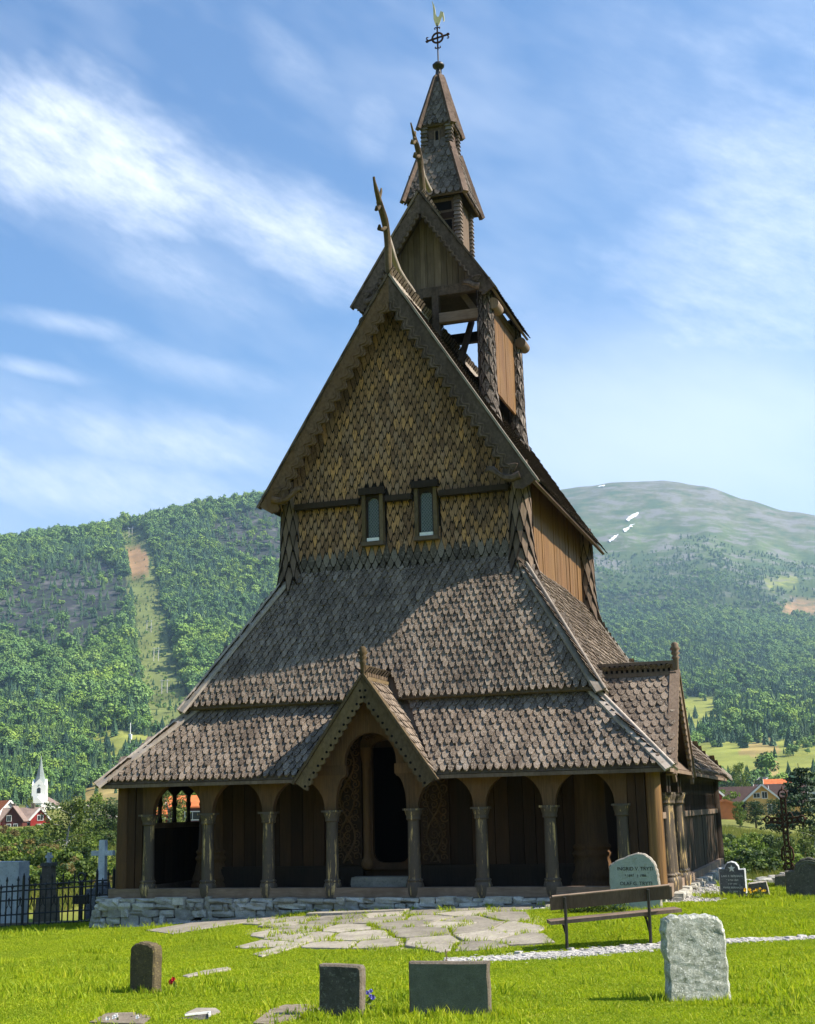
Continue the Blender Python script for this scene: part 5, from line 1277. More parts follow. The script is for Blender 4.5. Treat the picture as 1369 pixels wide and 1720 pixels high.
# ------------------------------------------------------------------ wrought iron fence
def fence(label, A, B, h=1.08, step=.13, posts=()):
    A, B = np.array(A, float), np.array(B, float); L = np.linalg.norm(B-A); d = (B-A)/L; n = max(2, int(L/step))
    zz = lambda s: gz(*(A+d*s)); r = empty('iron_fence', (A[0], A[1], zz(0))); tag(r, label, 'fence')
    P = lambda s, z: (A[0]+d[0]*s-r.location.x, A[1]+d[1]*s-r.location.y, zz(s)+z-r.location.z)
    for z in (.10, .34, .66, .86, .97):
        g = MB(); g.tube([P(L*k/8, z) for k in range(9)], .019, 5); g.build('rail', MT['iron'], r)
    for i in range(n+1):
        s = L*i/n; tall = i % 2 == 0; big = i in posts; hh = (h+.06 if big else h if tall else h-.16); rad = .034 if big else .019
        g = MB(); g.tube([P(s, -.08), P(s, hh)], rad, 6); b = g.build('post' if big else 'bar', MT['iron'], r)
        g = MB(); x, y, z = P(s, hh); g.lathe([(.012, -.02), (.035, .02), (.028, .045), (.008, .11)], (x, y, z), 6); g.build('spear_head', MT['iron'], b)
        if i < n and i % 2 == 0:
            g = MB(); c = P(s+L/n*.5, .5)
            for k in (-1, 1): g.tube([(c[0]+d[0]*k*q, c[1]+d[1]*k*q, c[2]+w) for q, w in ((.085, -.15), (.07, -.04), (.02, .04), (.005, .15))], .011, 4)
            g.lathe([(.01, .13), (.035, .17), (.01, .22)], c, 6); g.build('scroll', MT['iron'], r)
fence('black wrought iron fence with spear tips in front of the graves at left', (-12.2, .45), (-7.05, 1.7), posts=(0, 13, 25, 38))
fence('black wrought iron fence side running back beside the church corner', (-7.0, 1.85), (-8.9, 6.2), posts=(0, 12))
# low kerb of the fenced plot
g = MB(); g.beam((-12.2, .62, gz(-9.5, .8)+.02), (-7.1, 1.9, gz(-7.3, 2)+.02), .16, .16); tag(g.build('grave_kerb', MT['stone_brown']), 'low stone kerb along the foot of the front iron fence', 'kerb')
# ------------------------------------------------------------------ flat stones in the near grass
def lying(pts, label, top=.02, m='stone_brown'):
    P = [tuple(un(x, y, 2, -.45)[:2]) for x, y in pts]
    if sum(P[i][0]*P[(i+1) % len(P)][1]-P[(i+1) % len(P)][0]*P[i][1] for i in range(len(P))) < 0: P.reverse()
    k = len(P); f = [(x, y, gz(x, y)+top) for x, y in P]; b = [(x, y, z-.15) for x, y, z in f]; g = MB()
    g.add(f+b, [tuple(range(k))]+[(k+i, k+(i+1) % k, (i+1) % k, i) for i in range(k)]); PAVED.append(P); return tag(g.build('flat_stone', MT[m]), label, 'stone')
lying([(150, 1722), (180, 1706), (225, 1705), (255, 1712), (240, 1725)], 'flat brown stone sunk in grass at the lower left', .03)
lying([(312, 1706), (330, 1697), (362, 1697), (370, 1703), (345, 1712)], 'flat grey stone behind the white edged frame in the grass', .03, 'slab')
lying([(425, 1722), (455, 1698), (480, 1690), (532, 1690), (540, 1702), (500, 1712), (450, 1724)], 'flat brown stone left of the small dark gravestone', .03)
c = un(322, 1712, 2, -.45); FR = empty('plant_frame', (c[0], c[1], gz(c[0], c[1]))); tag(FR, 'white edged grave frame half hidden in the near grass', 'grave frame')
g = MB(); g.beam((-.06, -.04, .045), (.16, .10, .06), .014, .02); g.build('edge', MT['white_paint'], FR)
g = MB(); g.beam((.16, .10, .06), (.25, -.08, .05), .018, .02); g.build('edge', MT['white_paint'], FR)
g = MB(); g.add([(-.2, -.14, .0), (.25, -.1, .02), (.15, .09, .045), (-.2, -.11, .01)], [(0, 1, 2, 3)]); g.build('soil', MT['granite_dark'], FR)
# ------------------------------------------------------------------ instancing of grass and pebbles
def scatter(name, pts, scl, rotz, var, sources, tilt=None):
    me = bpy.data.meshes.new(name); n = len(pts); me.vertices.add(n); me.vertices.foreach_set('co', np.asarray(pts, np.float32).reshape(-1))
    a = me.attributes.new('scl', 'FLOAT_VECTOR', 'POINT'); a.data.foreach_set('vector', np.asarray(scl, np.float32).reshape(-1))
    R = np.zeros((n, 3), np.float32); R[:, 2] = rotz
    if tilt is not None: R[:, :2] = tilt
    a = me.attributes.new('rot', 'FLOAT_VECTOR', 'POINT'); a.data.foreach_set('vector', R.reshape(-1))
    a = me.attributes.new('var', 'INT', 'POINT'); a.data.foreach_set('value', np.asarray(var, np.int32))
    o = bpy.data.objects.new(name, me); COL.objects.link(o)
    coll = bpy.data.collections.new(name+'_source')
    for s in sources: coll.objects.link(s)
    ng = bpy.data.node_groups.new(name, 'GeometryNodeTree'); ng.interface.new_socket('Geometry', in_out='INPUT', socket_type='NodeSocketGeometry'); ng.interface.new_socket('Geometry', in_out='OUTPUT', socket_type='NodeSocketGeometry')
    i = ng.nodes.new('NodeGroupInput'); q = ng.nodes.new('NodeGroupOutput'); ip = ng.nodes.new('GeometryNodeInstanceOnPoints'); ci = ng.nodes.new('GeometryNodeCollectionInfo')
    ci.inputs['Collection'].default_value = coll; ci.inputs['Separate Children'].default_value = True; ci.inputs['Reset Children'].default_value = True
    def na(nm, ty): x = ng.nodes.new('GeometryNodeInputNamedAttribute'); x.data_type = ty; x.inputs[0].default_value = nm; return x.outputs[0]
    L = ng.links.new; L(i.outputs[0], ip.inputs['Points']); L(ci.outputs[0], ip.inputs['Instance']); ip.inputs['Pick Instance'].default_value = True
    L(na('var', 'INT'), ip.inputs['Instance Index']); L(na('rot', 'FLOAT_VECTOR'), ip.inputs['Rotation']); L(na('scl', 'FLOAT_VECTOR'), ip.inputs['Scale']); L(ip.outputs[0], q.inputs[0])
    m = o.modifiers.new('scatter', 'NODES'); m.node_group = ng
    return o
def unlinked(mb, name, mats):
    o = mb.build(name, mats); COL.objects.unlink(o); return o
defm('grass', leafmat((.185, .285, .008), (.27, .37, .012), (.39, .43, .03), .5), .5, .3)
def tuft(seed, nb, h, sp, w=.006):
    rs = random.Random(seed); g = MB()
    for k in range(nb):
        a = rs.uniform(0, 2*pi); x, y = rs.gauss(0, sp), rs.gauss(0, sp); hh = h*rs.uniform(.55, 1.25); l = hh*rs.uniform(.1, .75); b = rs.uniform(0, 2*pi); ww = w*rs.uniform(.7, 1.4)
        px, py = cos(a)*ww, sin(a)*ww
        g.add([(x-px, y-py, -.01), (x+px, y+py, -.01), (x+px*.8+cos(b)*l*.4, y+py*.8+sin(b)*l*.4, hh*.6), (x-px*.8+cos(b)*l*.4, y-py*.8+sin(b)*l*.4, hh*.6), (x+cos(b)*l, y+sin(b)*l, hh)], [(0, 1, 2, 3), (3, 2, 4)], 0)
    return unlinked(g, 'tuft', MT['grass'])
TU = [tuft(k, 24, .023, .055, .005) for k in range(4)]+[tuft(10+k, 16, .10, .05) for k in range(3)]
n = 240000
rg = np.random.default_rng(3); u = rg.random(n); rd = 9.+(37-9.)*u**1.02; az_ = rg.uniform(az_of(-260), az_of(1640), n)
x = CAM[0]+rd*np.sin(az_); y = CAM[1]+rd*np.cos(az_); keep = rg.random(n) < np.clip(rd/22., .45, 1)
keep &= ~((np.abs(x) < 6.15) & (y > -.28) & (y < 13.2)); keep &= ~(apron(x, y) & (rg.random(n) > .015)); keep &= ~((path_d(x, y) < .95) & (rg.random(n) > .02))
keep &= rg.random(n) > bare(x, y)*.85; keep &= rg.random(n) > np.clip(paved(x, y)*4, 0, .82)
def inP(x, y, P):
    return poly(x, y, P)
for P in PAVED:
    c = np.mean(P, 0); Q = [tuple(c+(np.array(p)-c)*.97) for p in P]; keep &= ~inP(x, y, Q)
x, y = x[keep], y[keep]; z = ground_z(x, y); n = len(x)
var = rg.integers(0, 4, n); lush = fbm(x*.6, y*.6, 3); tall = rg.random(n) < .006+.03*np.clip(lush, 0, 1); var[tall] = 4+rg.integers(0, 3, tall.sum())
s = rg.uniform(.7, 1.25, n)*(1+.35*lush); scl = np.stack([s*1.15, s*1.15, s], -1)
tag(scatter('grass', np.stack([x, y, z], -1), scl, rg.uniform(0, 6.28, n), var, TU), 'bright green short turf covering the churchyard', 'grass', kind='stuff')
# longer grass round the feet of stones and along the slab edges
pts = []
for o in [o for o in COL.objects if o.parent is None and o.name.split('.')[0] in ('gravestone', 'iron_cross', 'tomb_block', 'grave_pillar', 'grave_cross')]:
    for k in range(70):
        a = rg.uniform(0, 6.28); r = .14+abs(rg.normal(0, .20)); pts.append((o.location.x+cos(a)*r*1.7, o.location.y+sin(a)*r))
for P in PAVED:
    for k in range(len(P)):
        a, b = np.array(P[k]), np.array(P[(k+1) % len(P)])
        for j in range(int(np.linalg.norm(b-a)/.05)): 
            if rg.random() < .16: q = a+(b-a)*rg.random()+rg.normal(0, .02, 2); pts.append(tuple(q))
for k in range(60): pts.append((-1.25+rg.normal(0, .15), -.75+rg.normal(0, .1)))
for k in range(500): pts.append((rg.uniform(-12, -6.6), 0)); pts[-1] = (pts[-1][0], .9+(pts[-1][0]+9.5)*.24+rg.normal(0, .12))
pts = np.array(pts); n = len(pts); z = ground_z(pts[:, 0], pts[:, 1]); s = rg.uniform(.55, 1.2, n)
tag(scatter('long_grass', np.stack([pts[:, 0], pts[:, 1], z], -1), np.stack([s, s, s], -1), rg.uniform(0, 6.28, n), rg.integers(4, 7, n), TU), 'longer grass tufts round the gravestones and slabs', 'grass', kind='stuff')
# pebbles
PB = []
for k in range(4):
    g = MB(); boulder(g, (0, 0, 0), (1, .8, .6), 0, 50+k, .8, .14); PB.append(unlinked(g, 'pebble', MT['pebble']))
n = 26000; x = rg.uniform(-5.6, 6.9, n); y = rg.uniform(-1.6, 13, n); k = apron(x, y) & ((y < .2) | (x > 5.6)); x, y = x[k], y[k]
i = rg.integers(0, len(PATH)-1, 9000); t = rg.random(9000); a, b = PATH[i], PATH[i+1]; w = PATHW[i]*(1-t)+PATHW[i+1]*t
nx = np.stack([-(b-a)[:, 1], (b-a)[:, 0]], -1); nx /= np.linalg.norm(nx, axis=1)[:, None]; q = a+(b-a)*t[:, None]+nx*(rg.normal(0, .5, 9000)*w)[:, None]
x = np.concatenate([x, q[:, 0]]); y = np.concatenate([y, q[:, 1]]); z = ground_z(x, y)+.008; n = len(x); s = np.exp(rg.normal(math.log(.030), .4, n))
tag(scatter('gravel', np.stack([x, y, z], -1), np.stack([s, s, s], -1), rg.uniform(0, 6.28, n), rg.integers(0, 4, n), PB), 'pale loose gravel by the church and on the lawn path', 'gravel', kind='stuff')
# ------------------------------------------------------------------ flowers and low plants by the graves
def leaves(g, c, rad, n, size, seed=0, mi=0, flat_=.6, shell=.0):
    rs = np.random.default_rng(seed)
    for k in range(n):
        d = rs.normal(size=3); d /= np.linalg.norm(d); q = (rs.random()**(.33) if shell == 0 else shell+(1-shell)*rs.random())
        p = V((c[0]+d[0]*rad[0]*q, c[1]+d[1]*rad[1]*q, c[2]+d[2]*rad[2]*q)); s = size*rs.uniform(.6, 1.4)
        nrm = V((d[0]+rs.normal()*flat_, d[1]+rs.normal()*flat_, d[2]*.7+.4+rs.normal()*flat_)).normalized(); t = nrm.orthogonal().normalized(); t = Matrix.Rotation(rs.uniform(0, 6.28), 3, nrm) @ t; b = nrm.cross(t)
        g.add([p-t*s*.5, p+b*s*.28, p+t*s*.5, p-b*s*.28], [(0, 1, 2, 3)], mi)
defm('leaf_mid', leafmat((.030, .062, .012), (.060, .105, .020), (.11, .15, .03)), .5, .3)
defm('petal_yellow', flat((.85, .50, .02), .2), .6, .2); defm('petal_red', flat((.62, .012, .03), .2), .6, .2); defm('petal_blue', flat((.20, .18, .62), .2), .6, .2); defm('petal_white', flat((.8, .8, .76), .1), .6, .2)
def flower(label, px, py, Y, nfl, petal, spread, h, nleaf=90, zsink=0.):
    p = un(px, py, 1, Y) if Y is not None else un(px, py, 2, -.45); z0 = gz(p[0], p[1])
    r = empty('flower_plant', (p[0], p[1], z0)); tag(r, label, 'flowers'); rs = random.Random(int(px))
    g = MB(); leaves(g, (0, 0, h*.45), (spread, spread*.8, h*.5), nleaf, .055, int(px)); g.build('leaves', MT['leaf_mid'], r)
    for k in range(nfl):
        x, y, z = rs.uniform(-spread, spread), rs.uniform(-spread, spread)*.5-.03, h*rs.uniform(.7, 1.1); g = MB(); s = rs.uniform(.016, .026)
        for j in range(6): a = j*pi/3; g.add([(x, y, z), (x+cos(a-.5)*s, y-.02+sin(a)*s*.3, z+sin(a-.5)*s), (x+cos(a)*s*1.35, y-.01, z+sin(a)*s*1.35), (x+cos(a+.5)*s, y-.02, z+sin(a+.5)*s)], [(0, 1, 2, 3)])
        g.build('blossom', MT[petal], r)
flower('yellow pansies at the foot of the dark slate headstone', 1268, 1507, 1.35, 10, 'petal_yellow', .20, .17)
flower('single red flower in the grass beside the brown gravestone', 291, 1664, None, 3, 'petal_red', .05, .13, 26)
flower('small blue bell flowers right of the small dark gravestone', 622, 1700, None, 4, 'petal_blue', .05, .22, 14)
flower('white daisies in the grass at the lower left', 215, 1716, None, 5, 'petal_white', .20, .05, 12)
g = MB(); c = un(985, 1535, 1, -1.75); zz = gz(c[0], c[1])
BU = empty('low_shrub', (c[0], c[1], zz)); tag(BU, 'low leafy shrub at the foot of the pale green headstone', 'shrub')
for k, dx in enumerate((-.3, -.05, .25, .55)): leaves(g, (dx, 0, .10), (.24, .2, .14), 240, .05, 60+k)
g.build('leaves', MT['leaf_mid'], BU)
g = MB()
for k in range(14): a = random.uniform(0, 6.28); g.tube([(random.uniform(-.3, .5), 0, 0), (random.uniform(-.3, .6), .05*sin(a), .16)], .006, 4)
g.build('stems', MT['leaf_mid'], BU)
c = un(750, 1632, 2, -.46); g = MB(); zz = gz(c[0], c[1]); g.tube([(c[0], c[1], zz-.02), (c[0]+.01, c[1], zz+.12), (c[0]-.005, c[1], zz+.27)], .006, 5)
for k in range(6): leaves(g, (c[0], c[1], zz+.05+.04*k), (.02, .02, .02), 3, .03, k)
tag(g.build('dock_stalk', MT['sill_wood']), 'dry brown seed stalk standing behind the wide grey-green gravestone', 'weed')
# ------------------------------------------------------------------ trees
defm('bark', wood((.07, .055, .04), (.13, .105, .08), (.05, .04, .03), scale=9), .9, .1)
defm('birch_bark', wood((.30, .29, .27), (.46, .45, .42), (.08, .075, .07), scale=6, grain=(.3, .3, 2)), .9, .1)
defm('leaf_birch', leafmat((.050, .085, .018), (.105, .155, .032), (.20, .235, .065)), .5, .3)
defm('leaf_dark', leafmat((.014, .036, .010), (.030, .062, .015), (.058, .095, .024)), .5, .3)
defm('leaf_light', leafmat((.055, .105, .015), (.105, .17, .025), (.19, .25, .04)), .5, .3)
defm('leaf_brown', leafmat((.065, .060, .022), (.125, .105, .04), (.20, .155, .065)), .6, .2)
defm('leaf_pine', leafmat((.012, .034, .014), (.028, .060, .022), (.055, .095, .036), .15), .5, .3)
def tree_mesh(kind, seed, H, Wd, nl, leafm, leaf, trunk_m='bark', bare=.18):
    """tapered trunk with limbs, and a crown of leaf-sized faces gathered in clumps"""
    rs = np.random.default_rng(seed); t = MB(); c = MB()
    lean = rs.normal(0, .03, 2); tp = lambda f: np.array([lean[0]*H*f+.02*H*sin(f*5+seed), lean[1]*H*f, H*f])
    top = .96 if kind in ('pine', 'conifer') else .82
    t.tube([tp(f)+np.array([0, 0, -.3 if f == 0 else 0]) for f in np.linspace(0, top, 9)], [H*.028*(1-.88*f) for f in np.linspace(0, 1, 9)], 7)
    clumps = []
    nlimb = {'round': 20, 'birch': 22, 'pine': 26, 'shrub': 13, 'conifer': 34}[kind]
    for k in range(nlimb):
        f = bare+(1-bare)*(k+.5)/nlimb; a = k*2.4+rs.normal(0, .4); p0 = tp(min(f*.92, .9))
        if kind == 'round': R = Wd/2*sqrt(max(.05, 1-((f-.58)/.5)**2))*rs.uniform(.55, 1.08); up = rs.uniform(.05, .35)*R
        elif kind == 'birch': R = Wd/2*sqrt(max(.08, 1-((f-.55)/.5)**2))*rs.uniform(.5, 1.1); up = rs.uniform(-.1, .35)*R
        elif kind == 'shrub': R = Wd/2*rs.uniform(.35, 1); up = rs.uniform(.1, .6)*H*.3
        elif kind == 'pine': R = Wd/2*(1-.62*max(0, (f-.5)/.5))*rs.uniform(.45, 1.1); up = rs.uniform(-.03, .16)*R
        else: R = Wd/2*(1.06-f)*rs.uniform(.75, 1.1); up = -rs.uniform(.05, .25)*R
        e = p0+np.array([cos(a)*R, sin(a)*R, up]); m = p0*.5+e*.5+np.array([0, 0, .08*R])
        t.tube([p0, m, e], [H*.010*(1.1-f), H*.006*(1.1-f)+.004, .004], 5)
        for q in ((.45, .7, 1.0) if kind != 'shrub' else (.7, 1.)):
            clumps.append((p0+(e-p0)*q+rs.normal(0, .04, 3)*R, R*.36*(1.15-.35*q)+Wd*.045, f))
    if kind in ('round', 'birch'): clumps.append((tp(.93), Wd*.16, 1.)); clumps.append((tp(.84)+rs.normal(0, .05, 3)*Wd, Wd*.2, .9))
    per = max(4, nl//len(clumps))
    for cc, cr, f in clumps:
        sh = {'round': (1, 1, .72), 'birch': (.8, .8, .95), 'pine': (1.25, 1.25, .28), 'shrub': (1, 1, .7), 'conifer': (1, 1, .35)}[kind]; br = rs.random()*.45
        for k in range(per):
            d = rs.normal(size=3); d /= np.linalg.norm(d); q = rs.random()**.45
            p = cc+d*cr*q*np.array(sh)
            if kind == 'birch': p = p-np.array([0, 0, rs.random()**2*cr*1.3])
            if p[2] < .05: p[2] = .05+rs.random()*.2
            s = leaf*rs.uniform(.6, 1.45); nrm = V((d[0]+rs.normal()*.6, d[1]+rs.normal()*.6, d[2]*.8+.45+rs.normal()*.5)).normalized()
            u = nrm.orthogonal().normalized(); u = Matrix.Rotation(rs.uniform(0, 6.28), 3, nrm) @ u; b = nrm.cross(u); p = V(p); w = .38 if kind != 'birch' else .3
            c.add([p-u*s*.5, p+b*s*w, p+u*s*.5, p-b*s*w], [(0, 1, 2, 3)], 0, min(.999, br+.5*rs.random()+.05*f))
    return t.build('trunk', MT[trunk_m]).data, c.build('crown', MT[leafm]).data
def purge_last(k):
    pass
TREES = {}
def tree_kind(key, *a, **kw):
    t, c = tree_mesh(*a, **kw); TREES[key] = (t, c)
    for o in [o for o in COL.objects if o.data in (t, c)]: bpy.data.objects.remove(o)
tree_kind('birch', 'birch', 3, 10, 7.0, 5200, 'leaf_birch', .30, 'birch_bark', .12); tree_kind('birch2', 'birch', 8, 10, 5.2, 3600, 'leaf_light', .32, 'birch_bark', .15)
tree_kind('round', 'round', 5, 10, 8.2, 4200, 'leaf_dark', .36); tree_kind('round2', 'round', 12, 10, 7.2, 4200, 'leaf_light', .36)
tree_kind('pine', 'pine', 4, 10, 6.4, 5600, 'leaf_pine', .26, bare=.34); tree_kind('spruce', 'conifer', 6, 10, 4.2, 3600, 'leaf_pine', .30, bare=.06)
for k, lm in enumerate(('leaf_mid', 'leaf_light', 'leaf_dark', 'leaf_brown')): tree_kind('shrub%d' % k, 'shrub', 20+k, 2.0, 2.8, 1300, lm, .19, bare=.0)
def place_tree(name, key, loc, H, label, rz=None, wide=1., cat='tree', base=10., group=None):
    r = empty(name, tuple(loc)); s = H/base; r.scale = (s*wide, s*wide, s); r.rotation_euler = (0, 0, random.uniform(0, 6.28) if rz is None else rz); tag(r, label, cat, group)
    t, c = TREES[key]; obj_from('trunk', t, r); obj_from('crown', c, r); return r
def tree_px(name, key, px, base, top, r, label, wide=1., cat='tree', b=10., group=None):
    p = at_r(px, r); e = ray(px, base); z0 = CAM[2]+r*e[2]/hypot(*e[:2]); e = ray(px, top); z1 = CAM[2]+r*e[2]/hypot(*e[:2])
    z0 = min(p[2], z0); return place_tree(name, key, (p[0], p[1], z0-.1), z1-z0, label, wide=wide, cat=cat, base=b, group=group)
tree_px('birch_tree', 'birch', 110, 1478, 1330, 92, 'large drooping birch in front of the red house and white village church', .95)
tree_px('birch_tree', 'birch2', 166, 1440, 1325, 170, 'pale slender birch just left of the church corner post', .9)
tree_px('birch_tree', 'birch2', 54, 1392, 1334, 330, 'narrow tree standing before the white village church tower', .55)
tree_px('leafy_tree', 'round', 182, 1440, 1345, 140, 'dark round tree below the left tip of the gallery roof')
tree_px('birch_tree', 'birch', 288, 1420, 1308, 120, 'birch seen through the left arched opening of the gallery'); tree_px('birch_tree', 'birch2', 305, 1400, 1300, 260, 'tree above the orange roof seen through the middle gallery opening', 1.2); tree_px('leafy_tree', 'round2', 327, 1390, 1305, 240, 'tree above the red cottage seen through the right gallery opening', 1.2)
tree_px('pine_tree', 'pine', 1347, 1420, 1272, 92, 'tall pine with bare lower trunk behind the rusty iron cross', .9)
tree_px('birch_tree', 'birch2', 1251, 1330, 1277, 300, 'birch rising behind the roof of the yellow house', 1.05)
tree_px('leafy_tree', 'round', 1312, 1400, 1338, 150, 'dark tree between the yellow house and the pine', .9)
tree_px('leafy_tree', 'birch', 1356, 1462, 1378, 62, 'grey-green willow bush at the right edge below the pine', 1.1)
tree_px('leafy_tree', 'round', 1268, 1372, 1343, 180, 'dark rounded bush in front of the yellow house', 1.3)
tree_px('leafy_tree', 'round2', 1240, 1372, 1344, 170, 'small tree before the corner of the long brown roof', .6)
# a big leafy tree just outside the frame whose shade falls over the south side
place_tree('leafy_tree', 'round', (17.2, 9.6, gz(17.2, 9.6)), 14.0, 'broad leafy tree right of the churchyard shading the south gallery', 1.0, 1.0)
# ------------------------------------------------------------------ thickets of shrubs on the slopes behind the churchyard
def src(key, nm):
    t, c = TREES[key]; o = bpy.data.objects.new(nm, c); return o
SH = [src('shrub%d' % k, 'thicket_shrub') for k in range(4)]
rg = np.random.default_rng(77)
def thicket(name, label, n, pxr, rr0, rr1, weights, smin, smax, rej=None):
    px = rg.uniform(*pxr, n); r = rr0*(rr1/rr0)**rg.random(n); az = np.array([az_of(p) for p in px]); x = CAM[0]+r*np.sin(az); y = CAM[1]+r*np.cos(az); z = ground_z(x, y)
    qx, qy = proj(np.stack([x, y, z], -1)); k = np.ones(n, bool)
    if rej is not None: k &= ~rej(qx, qy, rg)
    k &= fbm(x/9, y/9, 3) > -.18
    x, y, z = x[k], y[k], z[k]; m = len(x); s = rg.uniform(smin, smax, m)
    return tag(scatter(name, np.stack([x, y, z-.1], -1), np.stack([s*1.1, s*1.1, s*rg.uniform(.7, 1.3, m)], -1), rg.uniform(0, 6.28, m), rg.choice(4, m, p=weights), SH), label, 'shrubs', kind='stuff')
thicket('thicket', 'tangle of green and brownish shrubs on the slope left of the church', 620, (-300, 200), 48, 190, [.35, .35, .18, .12], .35, .8, lambda x, y, g: (y < 1392) | ((x > 90) & (y > 1440) & (g.random(len(x)) < .6)))
thicket('thicket', 'dense green shrubs on the slope right of the church', 820, (1185, 1700), 44, 115, [.32, .42, .18, .08], .28, .66, lambda x, y, g: (y < 1352) | ((x > 1290) & (y > 1440) & (g.random(len(x)) < .75)) | ((x < 1240) & (y < 1366)))
thicket('valley_bushes', 'bushes and garden trees scattered over the valley floor', 600, (-350, 1700), 190, 620, [.3, .3, .35, .05], .7, 1.9, lambda x, y, g: incl(x, y, FIELD+DRY) & (g.random(len(x)) < .85) | ((x > 1160) & (y > 1316) & (g.random(len(x)) < .8)) | ((x < 120) & (y > 1362)))
# wild tall grass behind the churchyard
defm('wild_grass', leafmat((.075, .12, .018), (.15, .19, .035), (.27, .24, .07), .4), .6, .2)
def wtuft(seed):
    rs = random.Random(seed); g = MB()
    for k in range(26):
        a = rs.uniform(0, 6.28); x, y = rs.gauss(0, .22), rs.gauss(0, .22); h = rs.uniform(.25, .7); l = h*rs.uniform(.1, .6); b = rs.uniform(0, 6.28); w = .02
        g.add([(x-cos(a)*w, y-sin(a)*w, 0), (x+cos(a)*w, y+sin(a)*w, 0), (x+cos(b)*l, y+sin(b)*l, h)], [(0, 1, 2)])
    return unlinked(g, 'wild_tuft', MT['wild_grass'])
WT = [wtuft(k) for k in range(3)]
n = 26000; px = np.concatenate([rg.uniform(-280, 340, n//2), rg.uniform(1180, 1680, n//2)]); r = 44*(170/44)**rg.random(n); az = np.array([az_of(p) for p in px]); x = CAM[0]+r*np.sin(az); y = CAM[1]+r*np.cos(az); z = ground_z(x, y)
s = rg.uniform(.22, .55, n)*(1+r/160); tag(scatter('wild_grass', np.stack([x, y, z], -1), np.stack([s, s, s], -1), rg.uniform(0, 6.28, n), rg.integers(0, 3, n), WT), 'rough yellowish meadow grass on the slopes behind the church', 'grass', kind='stuff')
# low stone bank right of the churchyard
DW = empty('dry_stone_bank'); tag(DW, 'low tumbled dry stone bank behind the iron cross', 'stone wall')
rs = random.Random(8)
for k in range(46):
    f = k/45; px = 1225+150*f; r = 46+5*f; p = at_r(px, r)
    for q in range(2):
        g = MB(); boulder(g, (p[0]+rs.uniform(-.2, .2), p[1]+rs.uniform(-.3, .3), p[2]+.12+.22*q), (rs.uniform(.3, .65), rs.uniform(.3, .5), rs.uniform(.2, .34)), rs.uniform(0, 3), rs.randint(0, 999), .5, .1); g.build('stone', MT['stone_edge' if f > .45 else 'stone_wall'], DW)
# ------------------------------------------------------------------ houses of the village
defm('paint_red', flat((.33, .035, .030), .12, 2), .7, .2); defm('paint_darkred', flat((.10, .030, .025), .15, 2), .7, .2); defm('paint_yellow', flat((.68, .42, .14), .08, 2), .7, .2); defm('paint_orange', flat((.62, .20, .07), .1, 2), .7, .2); defm('paint_grey', flat((.50, .49, .45), .08, 2), .7, .2)
def m_tiles(c):
    def fn(t):
        p = geo_pos(t); w = t.new('ShaderNodeTexWave', wave_type='BANDS', bands_direction='Z'); t.l.new(p, w.inputs[0]); w.inputs['Scale'].default_value = 3.2; w.inputs['Distortion'].default_value = .4
        c2 = t.mix(t.math('MULTIPLY', w.outputs['Fac'], .5), (*c, 1), tuple(k*.55 for k in c)+(1,)); n = t.noise(p, 1.5, 4); return t.mix(1, c2, t.ramp(n, [(.3, (.8,)*3), (.7, (1.2,)*3)]), 'MULTIPLY')
    return fn
defm('tile_brown', m_tiles((.075, .045, .038)), .8, .2); defm('tile_orange', m_tiles((.62, .17, .055)), .8, .2); defm('tile_grey', m_tiles((.19, .155, .145)), .8, .2); defm('tile_taupe', m_tiles((.24, .175, .145)), .8, .2)
defm('house_glass', flat((.03, .035, .04), .2), .15, .5)
